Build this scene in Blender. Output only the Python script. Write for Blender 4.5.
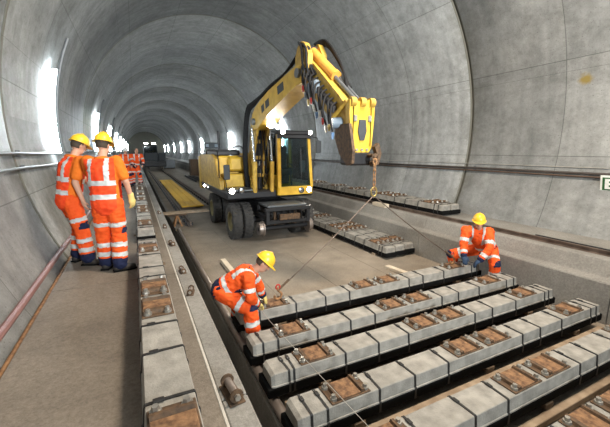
import bpy, bmesh, math, random
import numpy as np
from mathutils import Vector, Matrix, noise
random.seed(7)
S = bpy.context.scene
for o in list(bpy.data.objects): bpy.data.objects.remove(o)
COL = S.collection
PI = math.pi
def V(*a): return Vector(a if len(a) > 1 else a[0])

# ------------------------------------------------------------------ camera
cam_d = bpy.data.cameras.new('camera'); cam = bpy.data.objects.new('camera', cam_d); COL.objects.link(cam)
cam_d.sensor_width = 36; cam_d.lens = 340/610*36; cam_d.clip_start = .05; cam_d.clip_end = 400
cam.location = (0, 0, 2.5)
cam.rotation_euler = (math.radians(90-10.5), 0, math.radians(-26.3))
S.camera = cam
# ------------------------------------------------------------------ world, exposure
W = bpy.data.worlds.new('world'); S.world = W; W.use_nodes = True
W.node_tree.nodes['Background'].inputs[0].default_value = (.85, .92, 1, 1)
W.node_tree.nodes['Background'].inputs[1].default_value = .12
S.view_settings.view_transform = 'Standard'; S.view_settings.look = 'None'
S.view_settings.exposure = -0.22; S.view_settings.gamma = 1; S.view_settings.use_curve_mapping = False
# ------------------------------------------------------------------ area lights (added unseen key and vault fill, wall lamps behind the camera)
def area(name, loc, target, size, power, col, sy=None):
    d = bpy.data.lights.new(name, 'AREA'); d.energy = power; d.color = col; d.size = size
    if sy: d.shape = 'RECTANGLE'; d.size_y = sy
    o = bpy.data.objects.new(name, d); COL.objects.link(o); o.location = loc
    o.rotation_euler = (V(target)-V(loc)).to_track_quat('-Z', 'Y').to_euler(); return o
area('key_light_warm', (3.9, 2.4, 7.35), (3.8, 4.2, 0), 1.2, 860, (1, .86, .70))  # unseen warm key light, added overhead to brighten the sleeper tops
fc = area('vault_fill_cool', (2.4, -6, 4.2), (3.3, 9, 8.2), 1.4, 1150, (.90, .97, 1)); fc.data.spread = math.radians(95)  # unseen fill light, added behind the camera and aimed up to brighten the vault
area('wall_lamp_light', (-1.3, -2.5, 3.3), (3, -1, 3.2), .2, 22, (.9, .96, 1), 1.7)
area('wall_lamp_light', (7.7, -2.5, 3.3), (3.4, -1, 3.2), .2, 22, (1, .93, .84), 1.7)
LAMP_E = 150.0     # emission of the wall lamps
# tunnel geometry
XC, ZC, R = 3.2, 3.0, 4.8
YB = -14.0
RING0, RINGL = 6.3, 8.65

# ------------------------------------------------------------------ materials
MATS = {}
def nodes_of(m): return m.node_tree.nodes, m.node_tree.links
def mat(name, col, rough=.6, metal=0., var=.12, scale=6., bump=0., bscale=40., col2=None, spec=.5, detail=5, coat=0, emit=0):
    if name in MATS: return MATS[name]
    m = bpy.data.materials.new(name); m.use_nodes = True; n, l = nodes_of(m)
    b = n['Principled BSDF']; b.inputs['Roughness'].default_value = rough; b.inputs['Metallic'].default_value = metal
    b.inputs['Specular IOR Level'].default_value = spec; b.inputs['Coat Weight'].default_value = coat
    tc = n.new('ShaderNodeTexCoord'); tx = n.new('ShaderNodeTexNoise')
    tx.inputs['Scale'].default_value = scale; tx.inputs['Detail'].default_value = detail
    geo = n.new('ShaderNodeNewGeometry')
    l.new(geo.outputs['Position'] if False else tc.outputs['Object'], tx.inputs['Vector'])
    r = n.new('ShaderNodeValToRGB')
    c2 = col2 or tuple(min(1, c*(1+var)) for c in col); c1 = col if col2 else tuple(c*(1-var) for c in col)
    r.color_ramp.elements[0].position = .32; r.color_ramp.elements[1].position = .68
    r.color_ramp.elements[0].color = (*c1, 1); r.color_ramp.elements[1].color = (*c2, 1)
    l.new(tx.outputs['Fac'], r.inputs['Fac']); l.new(r.outputs['Color'], b.inputs['Base Color'])
    if bump:
        t2 = n.new('ShaderNodeTexNoise'); t2.inputs['Scale'].default_value = bscale; t2.inputs['Detail'].default_value = 4
        l.new(tc.outputs['Object'], t2.inputs['Vector'])
        bp = n.new('ShaderNodeBump'); bp.inputs['Strength'].default_value = bump; bp.inputs['Distance'].default_value = .02
        l.new(t2.outputs['Fac'], bp.inputs['Height']); l.new(bp.outputs['Normal'], b.inputs['Normal'])
    if emit:
        b.inputs['Emission Color'].default_value = (*col, 1); b.inputs['Emission Strength'].default_value = emit
    MATS[name] = m; return m
def emis(name, col, s):
    if name in MATS: return MATS[name]
    m = bpy.data.materials.new(name); m.use_nodes = True; n, l = nodes_of(m)
    b = n['Principled BSDF']; b.inputs['Base Color'].default_value = (.8, .8, .8, 1)
    b.inputs['Emission Color'].default_value = (*col, 1); b.inputs['Emission Strength'].default_value = s
    MATS[name] = m; return m
def glass(name, tint, alpha):
    m = bpy.data.materials.new(name); m.use_nodes = True; n, l = nodes_of(m)
    t = n.new('ShaderNodeBsdfTransparent'); t.inputs[0].default_value = (*tint, 1)
    g = n.new('ShaderNodeBsdfGlossy'); g.inputs['Roughness'].default_value = .03; g.inputs[0].default_value = (.9, .95, 1, 1)
    f = n.new('ShaderNodeFresnel'); f.inputs['IOR'].default_value = 1.5
    mx = n.new('ShaderNodeMixShader'); l.new(f.outputs[0], mx.inputs[0]); l.new(t.outputs[0], mx.inputs[1]); l.new(g.outputs[0], mx.inputs[2])
    l.new(mx.outputs[0], n['Material Output'].inputs[0]); MATS[name] = m; return m
def lining_material():
    m = bpy.data.materials.new('lining_concrete'); m.use_nodes = True; n, l = nodes_of(m)
    b = n['Principled BSDF']; b.inputs['Roughness'].default_value = .62; b.inputs['Specular IOR Level'].default_value = .35
    tc = n.new('ShaderNodeTexCoord'); sp = n.new('ShaderNodeSeparateXYZ'); l.new(tc.outputs['Object'], sp.inputs[0])
    def M(op, a, c=None):
        q = n.new('ShaderNodeMath'); q.operation = op
        for i, v in enumerate((a, c)):
            if v is None: continue
            if isinstance(v, (int, float)): q.inputs[i].default_value = v
            else: l.new(v, q.inputs[i])
        return q.outputs[0]
    ang = M('ARCTAN2', M('SUBTRACT', sp.outputs['Z'], ZC), M('SUBTRACT', sp.outputs['X'], XC))
    arc = M('MULTIPLY', ang, R)
    cv = n.new('ShaderNodeCombineXYZ'); l.new(sp.outputs['Y'], cv.inputs[0]); l.new(arc, cv.inputs[1])
    def noise_t(scale, detail, vec, rough=.55):
        t = n.new('ShaderNodeTexNoise'); t.inputs['Scale'].default_value = scale; t.inputs['Detail'].default_value = detail
        t.inputs['Roughness'].default_value = rough; l.new(vec, t.inputs['Vector']); return t.outputs['Fac']
    def ramp(f, p0, c0, p1, c1):
        r = n.new('ShaderNodeValToRGB'); r.color_ramp.elements[0].position = p0; r.color_ramp.elements[1].position = p1
        r.color_ramp.elements[0].color = (*c0, 1); r.color_ramp.elements[1].color = (*c1, 1); l.new(f, r.inputs[0]); return r.outputs[0]
    def mul(a, c, fac=1.0):
        x = n.new('ShaderNodeMix'); x.data_type = 'RGBA'; x.blend_type = 'MULTIPLY'
        if isinstance(fac, float): x.inputs[0].default_value = fac
        else: l.new(fac, x.inputs[0])
        l.new(a, x.inputs[6]); l.new(c, x.inputs[7]); return x.outputs[2]
    base = ramp(noise_t(.5, 8, cv.outputs[0], .65), .3, (.25, .255, .25), .7, (.45, .455, .445))
    fine = ramp(noise_t(7, 6, cv.outputs[0], .7), .3, (.78, .78, .78), .7, (1, 1, 1))
    c = mul(base, fine)
    c = mul(c, ramp(noise_t(40, 2, cv.outputs[0], .5), .62, (1, 1, 1), .72, (.45, .44, .42)), .8)
    c = mul(c, ramp(noise_t(2.6, 9, cv.outputs[0], .8), .36, (.70, .70, .69), .58, (1, 1, 1)))
    # formwork streaks running round the bore
    st = n.new('ShaderNodeMapping'); st.inputs['Scale'].default_value = (2.2, .12, 1); l.new(cv.outputs[0], st.inputs[0])
    c = mul(c, ramp(noise_t(1.6, 4, st.outputs[0]), .35, (.72, .73, .73), .6, (1, 1, 1)), .75)
    # formwork panel seams
    br = n.new('ShaderNodeTexBrick'); br.offset = 0; br.inputs['Scale'].default_value = 1; br.inputs['Brick Width'].default_value = RINGL/4
    br.inputs['Row Height'].default_value = 1.9; br.inputs['Mortar Size'].default_value = .009; br.inputs['Mortar Smooth'].default_value = .3
    br.inputs['Color1'].default_value = (1, 1, 1, 1); br.inputs['Color2'].default_value = (.88, .89, .9, 1); br.inputs['Mortar'].default_value = (.5, .51, .5, 1)
    mp = n.new('ShaderNodeMapping'); mp.inputs['Location'].default_value = (-RING0, .62, 0); l.new(cv.outputs[0], mp.inputs[0]); l.new(mp.outputs[0], br.inputs[0])
    c = mul(c, br.outputs['Color'], 1.0)
    # dark damp stains bleeding from the ring joints
    d = M('PINGPONG', M('SUBTRACT', sp.outputs['Y'], RING0), RINGL/2)
    near = M('SUBTRACT', 1.0, M('MINIMUM', M('DIVIDE', d, .5), 1.0))
    damp = M('MULTIPLY', near, ramp(noise_t(.9, 9, cv.outputs[0], .78), .46, (0, 0, 0), .64, (1, 1, 1)))
    x = n.new('ShaderNodeMix'); x.data_type = 'RGBA'; l.new(M('MAXIMUM', M('MULTIPLY', damp, .6), M('MULTIPLY', M('LESS_THAN', d, .06), .85)), x.inputs[0]); l.new(c, x.inputs[6]); x.inputs[7].default_value = (.11, .105, .08, 1)
    c = x.outputs[2]
    # a few ochre rust spots
    vor = n.new('ShaderNodeTexVoronoi'); vor.inputs['Scale'].default_value = .16
    mpv = n.new('ShaderNodeMapping'); mpv.inputs['Location'].default_value = (1.3, 2.9, 0); l.new(cv.outputs[0], mpv.inputs[0]); l.new(mpv.outputs[0], vor.inputs[0])
    # one ochre patch near the sign and cable holes
    dd = n.new('ShaderNodeVectorMath'); dd.operation = 'DISTANCE'; l.new(tc.outputs['Object'], dd.inputs[0]); dd.inputs[1].default_value = (7.92, 3.8, 3.86)
    sp1 = ramp(M('ADD', dd.outputs['Value'], M('MULTIPLY', noise_t(9, 4, cv.outputs[0]), .16)), .13, (1, 1, 1), .22, (0, 0, 0))
    x2 = n.new('ShaderNodeMix'); x2.data_type = 'RGBA'; l.new(sp1, x2.inputs[0]); l.new(c, x2.inputs[6]); x2.inputs[7].default_value = (.23, .17, .05, 1)
    l.new(x2.outputs[2], b.inputs['Base Color'])
    bp = n.new('ShaderNodeBump'); bp.inputs['Strength'].default_value = .35; bp.inputs['Distance'].default_value = .02
    pit = M('ADD', noise_t(28, 4, cv.outputs[0], .7), M('MULTIPLY', noise_t(2, 4, cv.outputs[0]), 1.5))
    l.new(pit, bp.inputs['Height']); l.new(bp.outputs['Normal'], b.inputs['Normal'])
    MATS['lining'] = m; return m
lining_material()
def floor_material(name, c0, c1, rough=.75):
    m = bpy.data.materials.new(name); m.use_nodes = True; n, l = nodes_of(m); b = n['Principled BSDF']; b.inputs['Roughness'].default_value = rough
    b.inputs['Specular IOR Level'].default_value = .3
    tc = n.new('ShaderNodeTexCoord')
    def nz(s, d, r=.6):
        t = n.new('ShaderNodeTexNoise'); t.inputs['Scale'].default_value = s; t.inputs['Detail'].default_value = d; t.inputs['Roughness'].default_value = r
        l.new(tc.outputs['Object'], t.inputs['Vector']); return t.outputs['Fac']
    r = n.new('ShaderNodeValToRGB'); r.color_ramp.elements[0].color = (*c0, 1); r.color_ramp.elements[1].color = (*c1, 1)
    r.color_ramp.elements[0].position = .3; r.color_ramp.elements[1].position = .7; l.new(nz(.9, 8, .68), r.inputs[0])
    r2 = n.new('ShaderNodeValToRGB'); r2.color_ramp.elements[0].color = (.5, .49, .47, 1); r2.color_ramp.elements[1].color = (1, 1, 1, 1)
    r2.color_ramp.elements[0].position = .36; r2.color_ramp.elements[1].position = .6; l.new(nz(34, 8, .85), r2.inputs[0])
    x = n.new('ShaderNodeMix'); x.data_type = 'RGBA'; x.blend_type = 'MULTIPLY'; x.inputs[0].default_value = .8
    l.new(r.outputs[0], x.inputs[6]); l.new(r2.outputs[0], x.inputs[7]); l.new(x.outputs[2], b.inputs['Base Color'])
    bp = n.new('ShaderNodeBump'); bp.inputs['Strength'].default_value = .4; bp.inputs['Distance'].default_value = .01
    l.new(nz(60, 4, .7), bp.inputs['Height']); l.new(bp.outputs['Normal'], b.inputs['Normal']); MATS[name] = m; return m
floor_material('slab', (.20, .165, .128), (.37, .315, .25))
floor_material('bench', (.15, .125, .10), (.27, .23, .185))
floor_material('bench_grey', (.19, .18, .165), (.34, .325, .295))
mat('dark_joint', (.05, .05, .048), .9)
mat('sleeper_concrete', (.262, .248, .22), .8, var=.24, scale=9, bump=.25, bscale=60)
mat('boot_rubber', (.006, .006, .006), .9, spec=.1)
mat('strap', (.010, .010, .010), .55)
mat('rust', (.16, .075, .03), .8, col2=(.36, .19, .08), scale=16, bump=.2)
mat('rust_dark', (.05, .032, .02), .7, col2=(.14, .08, .04), scale=20, bump=.2, metal=.2)
mat('rust_seat', (.07, .032, .015), .85, col2=(.27, .145, .068), scale=24, bump=.2)
mat('bolt_steel', (.42, .40, .36), .4, metal=.8)
mat('timber', (.22, .155, .10), .85, col2=(.37, .285, .20), scale=7)
mat('timber_pale', (.55, .47, .36), .8, var=.1)
mat('edge_pale', (.46, .43, .38), .8)
mat('timber_dark', (.10, .07, .045), .85, col2=(.2, .14, .09))
mat('steel_rail', (.09, .065, .05), .55, metal=.6, col2=(.2, .15, .12))
mat('steel_worn', (.32, .27, .24), .4, metal=.7)
mat('black_steel', (.018, .018, .02), .5, metal=.3)
mat('grey_steel', (.16, .17, .18), .45, metal=.6)
mat('chrome', (.6, .62, .64), .15, metal=1)
mat('yellow_paint', (.48, .28, .022), .42, col2=(.66, .42, .045), scale=5, coat=.2)
mat('yellow_worn', (.34, .20, .03), .55, col2=(.58, .37, .055), scale=9)
mat('orange_cyl', (.62, .27, .04), .45, col2=(.70, .34, .06))
mat('tyre', (.028, .027, .026), .85, col2=(.06, .055, .05), scale=12)
mat('rim', (.20, .17, .08), .6)
mat('hose', (.010, .010, .011), .7, spec=.25)
mat('red_plastic', (.4, .03, .02), .4); mat('blue_plastic', (.08, .16, .30), .4); mat('green_plastic', (.03, .2, .1), .4)
mat('brass', (.45, .33, .12), .35, metal=.8)
mat('grey_blue', (.16, .20, .24), .5)
mat('orange_hv', (.70, .07, .010), .75, col2=(.84, .11, .018), scale=10, spec=.2)
mat('orange_vest', (.74, .05, .012), .75, col2=(.88, .085, .02), scale=10, spec=.2)
mat('orange_shirt', (.66, .14, .012), .85, col2=(.76, .18, .02), scale=10, spec=.2)
mat('reflective', (.52, .52, .50), .5, var=.08)
mat('navy', (.012, .016, .045), .8, spec=.2)
mat('skin', (.50, .27, .18), .55, var=.06, spec=.3)
mat('hair', (.05, .035, .022), .8)
mat('eye', (.03, .025, .02), .3)
mat('lips', (.36, .14, .11), .5)
mat('helmet_yellow', (.74, .45, .025), .35, var=.05)
mat('helmet_white', (.7, .7, .68), .4)
mat('boot_leather', (.025, .02, .017), .7)
mat('glove_yellow', (.60, .47, .16), .8)
mat('glove_navy', (.015, .035, .075), .8)
mat('pipe_pink', (.22, .11, .10), .5); mat('pipe_grey', (.12, .13, .13), .5); mat('pipe_brown', (.10, .06, .04), .6)
mat('cable_dark', (.05, .04, .035), .6); mat('cable_white', (.36, .34, .30), .6)
mat('sign_green', (.02, .10, .035), .4); mat('sign_white', (.75, .76, .72), .5)
mat('yellow_plank', (.62, .34, .02), .7, col2=(.74, .44, .04))
mat('interior', (.035, .04, .045), .7)
glass('cab_glass', (.55, .66, .66), 1)
emis('lamp_white', (.86, .95, 1), LAMP_E)
emis('head_lamp', (1, .92, .75), 60)
emis('work_lamp', (1, .97, .9), 350)

# ------------------------------------------------------------------ mesh helpers
class MB:
    def __init__(s): s.v = []; s.f = []
    def add(s, vs, fs):
        k = len(s.v); s.v += [tuple(v) for v in vs]; s.f += [tuple(i+k for i in f) for f in fs]; return s
    def box(s, x0, x1, y0, y1, z0, z1, bev=0.0, M=None):
        if bev <= 0:
            vs = [(x0,y0,z0),(x1,y0,z0),(x1,y1,z0),(x0,y1,z0),(x0,y0,z1),(x1,y0,z1),(x1,y1,z1),(x0,y1,z1)]
            fs = [(0,3,2,1),(4,5,6,7),(0,1,5,4),(1,2,6,5),(2,3,7,6),(3,0,4,7)]
        else:
            b = min(bev, (x1-x0)/2.01, (y1-y0)/2.01, (z1-z0)/2.01); vs = []; fs = []
            xs = (x0, x1); ys = (y0, y1); zs = (z0, z1); ix = {}
            for i in (0,1):
                for j in (0,1):
                    for k in (0,1):
                        sx, sy, sz = (1-2*i)*b, (1-2*j)*b, (1-2*k)*b
                        for a in range(3):
                            p = [xs[i]+sx, ys[j]+sy, zs[k]+sz]; p[a] = (xs[i], ys[j], zs[k])[a]
                            ix[i,j,k,a] = len(vs); vs.append(tuple(p))
            for a in range(3):
                o1, o2 = [q for q in range(3) if q != a]
                for w in (0,1):
                    loop = []
                    for p, q in ((0,0),(1,0),(1,1),(0,1)):
                        c = [0,0,0]; c[a] = w; c[o1] = p; c[o2] = q; loop.append(ix[c[0],c[1],c[2],a])
                    fs.append(tuple(loop))
            for a in range(3):
                o1, o2 = [q for q in range(3) if q != a]
                for p in (0,1):
                    for q in (0,1):
                        c = [0,0,0]; c[o1] = p; c[o2] = q; c[a] = 0; d = c[:]; d[a] = 1
                        fs.append((ix[(*c,o1)], ix[(*c,o2)], ix[(*d,o2)], ix[(*d,o1)]))
            for i in (0,1):
                for j in (0,1):
                    for k in (0,1): fs.append((ix[i,j,k,0], ix[i,j,k,1], ix[i,j,k,2]))
        if M is not None: vs = [M @ V(v) for v in vs]
        return s.add(vs, fs)
    def tube(s, pts, r, seg=8, caps=True, closed=False):
        pts = [V(p) for p in pts]; n = len(pts); rs = r if isinstance(r, (list, tuple)) else [r]*n
        vs = []; fs = []; prev = None
        for i, p in enumerate(pts):
            if closed: t = (pts[(i+1) % n]-pts[i-1]).normalized()
            else: t = (pts[min(i+1, n-1)]-pts[max(i-1, 0)]).normalized()
            if prev is None: u = t.orthogonal().normalized()
            else: u = (prev-t*prev.dot(t)); u = u.normalized() if u.length > 1e-6 else t.orthogonal().normalized()
            prev = u; w = t.cross(u)
            for k in range(seg):
                a = 2*PI*k/seg; vs.append(p+(u*math.cos(a)+w*math.sin(a))*rs[i])
        for i in range(n if closed else n-1):
            j = (i+1) % n
            for k in range(seg): fs.append((i*seg+k, i*seg+(k+1) % seg, j*seg+(k+1) % seg, j*seg+k))
        if caps and not closed: fs.append(tuple(range(seg-1, -1, -1))); fs.append(tuple(range((n-1)*seg, n*seg)))
        return s.add(vs, fs)
    def cyl(s, p0, p1, r0, r1=None, seg=16): return s.tube([p0, p1], [r0, r0 if r1 is None else r1], seg)
    def prism(s, poly, axis, a, b):            # polygon in the other two axes, extruded along axis from a to b
        def P(q, t):
            if axis == 'x': return (t, q[0], q[1])
            if axis == 'y': return (q[0], t, q[1])
            return (q[0], q[1], t)
        n = len(poly); vs = [P(q, a) for q in poly]+[P(q, b) for q in poly]
        fs = [tuple(range(n)), tuple(range(2*n-1, n-1, -1))]+[(i, (i+1) % n+n-n if False else (i+1) % n, (i+1) % n+n, i+n) for i in range(n)]
        return s.add(vs, fs)
    def lathe(s, prof, c, axis, seg=24, a0=0, a1=2*PI):   # prof: (radius, distance along axis)
        ax = V(axis).normalized(); u = ax.orthogonal().normalized(); w = ax.cross(u); c = V(c); vs = []; fs = []; full = abs(a1-a0-2*PI) < 1e-6
        m = seg if full else seg+1
        for k in range(m):
            a = a0+(a1-a0)*k/seg; d = u*math.cos(a)+w*math.sin(a)
            for r, h in prof: vs.append(c+ax*h+d*r)
        q = len(prof)
        for k in range(seg):
            k2 = (k+1) % m
            for j in range(q-1): fs.append((k*q+j, k2*q+j, k2*q+j+1, k*q+j+1))
        return s.add(vs, fs)
    def ell(s, c, ax, ay, az, seg=12, rings=8):
        c = V(c); vs = []; fs = []
        for i in range(rings+1):
            th = PI*i/rings
            for k in range(seg):
                ph = 2*PI*k/seg; vs.append(c+V(ax)*math.sin(th)*math.cos(ph)+V(ay)*math.sin(th)*math.sin(ph)+V(az)*math.cos(th))
        for i in range(rings):
            for k in range(seg): fs.append((i*seg+k, i*seg+(k+1) % seg, (i+1)*seg+(k+1) % seg, (i+1)*seg+k))
        return s.add(vs, fs)
    def cone(s, p0, p1, r0, r1, lat=None, ratio=1.0, seg=12):     # capped round cone, cross section widened along lat
        p0, p1 = V(p0), V(p1); t = p1-p0; L = t.length or 1e-4; t = t/L
        u = (V(lat)-t*V(lat).dot(t)).normalized() if lat is not None else t.orthogonal().normalized()
        w = t.cross(u); rings = []
        for a in (-80, -50, -20): rings.append((p0+t*r0*math.sin(math.radians(a)), r0*math.cos(math.radians(a))))
        rings.append((p0, r0)); rings.append((p1, r1))
        for a in (20, 50, 80): rings.append((p1+t*r1*math.sin(math.radians(a)), r1*math.cos(math.radians(a))))
        vs = []; fs = []
        for p, r in rings:
            for k in range(seg):
                a = 2*PI*k/seg; vs.append(p+u*math.cos(a)*r*ratio+w*math.sin(a)*r)
        for i in range(len(rings)-1):
            for k in range(seg): fs.append((i*seg+k, i*seg+(k+1) % seg, (i+1)*seg+(k+1) % seg, (i+1)*seg+k))
        fs.append(tuple(range(seg-1, -1, -1))); fs.append(tuple(range((len(rings)-1)*seg, len(rings)*seg)))
        return s.add(vs, fs)
    def mesh(s, name, smooth=False):
        me = bpy.data.meshes.new(name); me.from_pydata(s.v, [], s.f); me.validate()
        bm = bmesh.new(); bm.from_mesh(me); bmesh.ops.recalc_face_normals(bm, faces=bm.faces); bm.to_mesh(me); bm.free()
        if smooth:
            me.polygons.foreach_set('use_smooth', [True]*len(me.polygons))
            me.set_sharp_from_angle(angle=math.radians(40))
        return me
    def build(s, name, m, parent=None, smooth=False, loc=None):
        return place(name, s.mesh(name, smooth), m, parent, loc)
def place(name, me, m, parent=None, loc=None, rot=None):
    o = bpy.data.objects.new(name, me); COL.objects.link(o)
    if m is not None and len(me.materials) == 0: me.materials.append(MATS[m] if isinstance(m, str) else m)
    if parent is not None: o.parent = parent
    if loc is not None: o.location = loc
    if rot is not None: o.rotation_euler = rot
    return o
def empty(name, loc=(0,0,0), rz=0):
    o = bpy.data.objects.new(name, None); COL.objects.link(o); o.location = loc; o.rotation_euler = (0, 0, rz); o.empty_display_size = .2; return o
def tag(o, label, cat=None, group=None, kind=None):
    o['label'] = label
    if cat: o['category'] = cat
    if group: o['group'] = group
    if kind: o['kind'] = kind
    return o
def smooth_path(pts, n=8):
    pts = [V(p) for p in pts]; out = []
    for i in range(len(pts)-1):
        p0 = pts[max(i-1, 0)]; p1 = pts[i]; p2 = pts[i+1]; p3 = pts[min(i+2, len(pts)-1)]
        for k in range(n):
            t = k/n; out.append(.5*((2*p1)+(p2-p0)*t+(2*p0-5*p1+4*p2-p3)*t*t+(3*p1-p0-3*p2+p3)*t**3))
    out.append(pts[-1]); return out

# ------------------------------------------------------------------ the setting: lining
def wall_x(z, side, off=0.0):      # x of the lining at height z, moved inwards by off
    h = math.sqrt(max((R-off)**2-(z-ZC)**2, 0)); return XC+side*h
def arc_pt(a, r): return (XC+r*math.cos(a), ZC+r*math.sin(a))
NR = 13; rings = [RING0+RINGL*k for k in range(-2, NR)]       # joints
A0 = math.asin((-2.3)/R)
sects = {'wall_right': [(A0, .22), (.22, .80)], 'ceiling': [(.80, PI/2-.0), (PI/2, PI-.80)], 'wall_left': [(PI-.80, PI-.22), (PI-.22, PI-A0)]}
labels = {'wall_right': 'pitted grey concrete tunnel wall curving up on the right', 'ceiling': 'grey concrete vault overhead with ring joints and stains', 'wall_left': 'pale concrete tunnel wall curving up on the left'}
for nm, secs in sects.items():
    root = empty(nm); tag(root, labels[nm], kind='structure')
    for (a, b) in secs:
        na = max(6, int((b-a)/.07))
        for k in range(len(rings)-1):
            g = .024; y0, y1 = rings[k]+g, rings[k+1]-g; m = MB()
            am, bm_ = a+.0004, b-.0004
            prof = []
            for y in (y0, y1):
                pass
            vs = []; fs = []
            for i in range(na+1):
                t = am+(bm_-am)*i/na
                for (y, r) in ((y0, R+.07), (y0, R+.008), (y0+.012, R), (y1-.012, R), (y1, R+.008), (y1, R+.07)):
                    x, z = arc_pt(t, r); vs.append((x, y, z))
            for i in range(na):
                for j in range(5): fs.append((i*6+j, i*6+j+1, (i+1)*6+j+1, (i+1)*6+j))
            m.add(vs, fs); me = m.mesh('lining_panel', True); place('lining_panel', me, 'lining', root)
YE = rings[-1]
m = MB(); prof = [(R+.08, YB-5), (R+.08, YE)]
vs = []; fs = []; N = 64
for i in range(N+1):
    t = A0-.35+(PI-2*A0+.7)*i/N
    for y in (rings[0], YE): x, z = arc_pt(t, R+.07); vs.append((x, y, z))
for i in range(N): fs.append((2*i, 2*i+1, 2*i+3, 2*i+2))
m.add(vs, fs); tag(m.build('trim_1', 'dark_joint', None, True), 'dark recessed joint lines between the vault rings', kind='structure')
m = MB(); m.lathe([(0, 0), (R+.2, 0)], (XC, YE, ZC), (0, 1, 0), 48)
tag(m.build('wall_back', 'lining'), 'dark far end of the tunnel', kind='structure')

# ------------------------------------------------------------------ floor, benches, drain channel
fl = empty('floor'); tag(fl, 'worn concrete invert slabs between the two benches', kind='structure')
m = MB(); m.box(.5, 1.1, rings[0], YE, -.60, -.50); m.build('channel_bed', 'dark_joint', fl); m = MB(); m.box(1.05, 6.1, rings[0], YE, -.36, -.006); m.build('sub_base', 'slab', fl)
xs = [1.10, 2.05, 3.2, 4.45, 6.0]; ys = [rings[0]]
while ys[-1] < 60: ys.append(ys[-1]+3.1)
ys.append(YE)
for i in range(4):
    for k in range(len(ys)-1):
        off = 0 if k in (0, len(ys)-2) else .0
        dz = random.uniform(-.004, .004)
        m = MB(); m.box(xs[i]+.004, xs[i+1]-.004, ys[k]+.004, ys[k+1]-.004, -.2, dz, .005); m.build('slab', 'slab', fl)
m = MB(); m.box(.98, 1.10, rings[0], YE, -.55, .02, .01); m.build('channel_edge', 'bench_grey', fl)
# left bench
bl = empty('walkway_bench'); tag(bl, 'raised concrete walkway bench along the left wall', kind='structure')
yb = [rings[0]]
while yb[-1] < 40: yb.append(yb[-1]+5.2)
yb.append(YE)
for k in range(len(yb)-1):
    y0, y1 = yb[k]+.006, yb[k+1]-.006
    m = MB(); m.prism([(-.985, .3), (-.985, .9), (.355, .9), (.355, .3)], 'y', y0, y1); m.build('walkway_slab', 'bench', bl)
yk = [rings[0]]
while yk[-1] < 40: yk.append(yk[-1]+2.6)
yk.append(YE)
for k in range(len(yk)-1):
    m = MB(); m.box(.375, .55, yk[k]+.004, yk[k+1]-.004, -.55, .895, .012); m.build('kerb_stone', 'bench_grey', bl)
m = MB(); m.box(.355, .375, rings[0], YE, .5, .906, .004); m.build('edge_strip', 'edge_pale', bl)
m = MB(); m.box(-1.6, -.98, rings[0], YE, .3, .80); m.build('gutter_bed', 'dark_joint', bl)
# right bench
br_ = empty('ledge_bench'); tag(br_, 'stepped concrete bench below the right wall', kind='structure')
prof = [(5.95, -.1), (5.95, .60), (5.965, .62), (6.09, .655), (6.10, .67), (6.185, .885), (6.21, .905), (7.7, .905), (7.7, -.1)]
yb = [rings[0], -9]
while yb[-1] < 50: yb.append(yb[-1]+3.72)
yb.append(YE)
for k in range(len(yb)-1):
    m = MB(); m.prism(prof, 'y', yb[k]+.006, yb[k+1]-.006); m.build('bench_block', 'bench_grey', br_)
m = MB(); m.box(5.97, 7.6, rings[0], YE, -.1, .58); m.build('bench_core', 'dark_joint', br_)

# ------------------------------------------------------------------ wall lamps
def wall_lamp(y, side, label, z0=2.45, z1=4.15):
    root = empty('wall_lamp', (wall_x(2.3, side), y, 2.3)); inv = V(root.location)
    n = 10; pts = [V(wall_x(z0+(z1-z0)*i/n, side, .13), y, z0+(z1-z0)*i/n)-inv for i in range(n+1)]
    m = MB(); m.tube(pts, .055, 10); m.build('lamp_tube', 'lamp_white', root, True)
    pts = [V(wall_x(z0-.3+(z1-z0+.9)*i/n, side, .22), y-.14, z0-.3+(z1-z0+.9)*i/n)-inv for i in range(n+1)]
    m = MB(); m.tube(pts, .035, 8); m.build('conduit', 'grey_steel', root, True)
    for z in (z0+.05, z1-.05):
        m = MB(); m.tube([V(wall_x(z, side, .0), y, z)-inv, V(wall_x(z, side, .14), y, z)-inv, V(wall_x(z, side, .22), y-.14, z)-inv], .02, 6); m.build('bracket', 'grey_steel', root)
    return tag(root, label, 'lamp', 'wall lamps along the tunnel')
ordl = ['nearest', 'second', 'third', 'fourth', 'fifth', 'sixth', 'seventh', 'eighth', 'ninth']
for i, y in enumerate([9.0, 18.5, 28, 38, 48, 60, 74, 90, 104]):
    wall_lamp(y, -1, '%s bright vertical lamp along the left tunnel wall' % ordl[i])
for i, y in enumerate([31.5, 46, 57.5, 67.7, 80, 95, 106]):
    wall_lamp(y, 1, '%s bright vertical lamp on the right tunnel wall beyond the excavator' % ordl[i], 2.2, 4.0)
for y, s in ((19, 1),):
    wall_lamp(y, s, 'vertical lamp on the right wall glowing behind the excavator cab')

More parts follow.
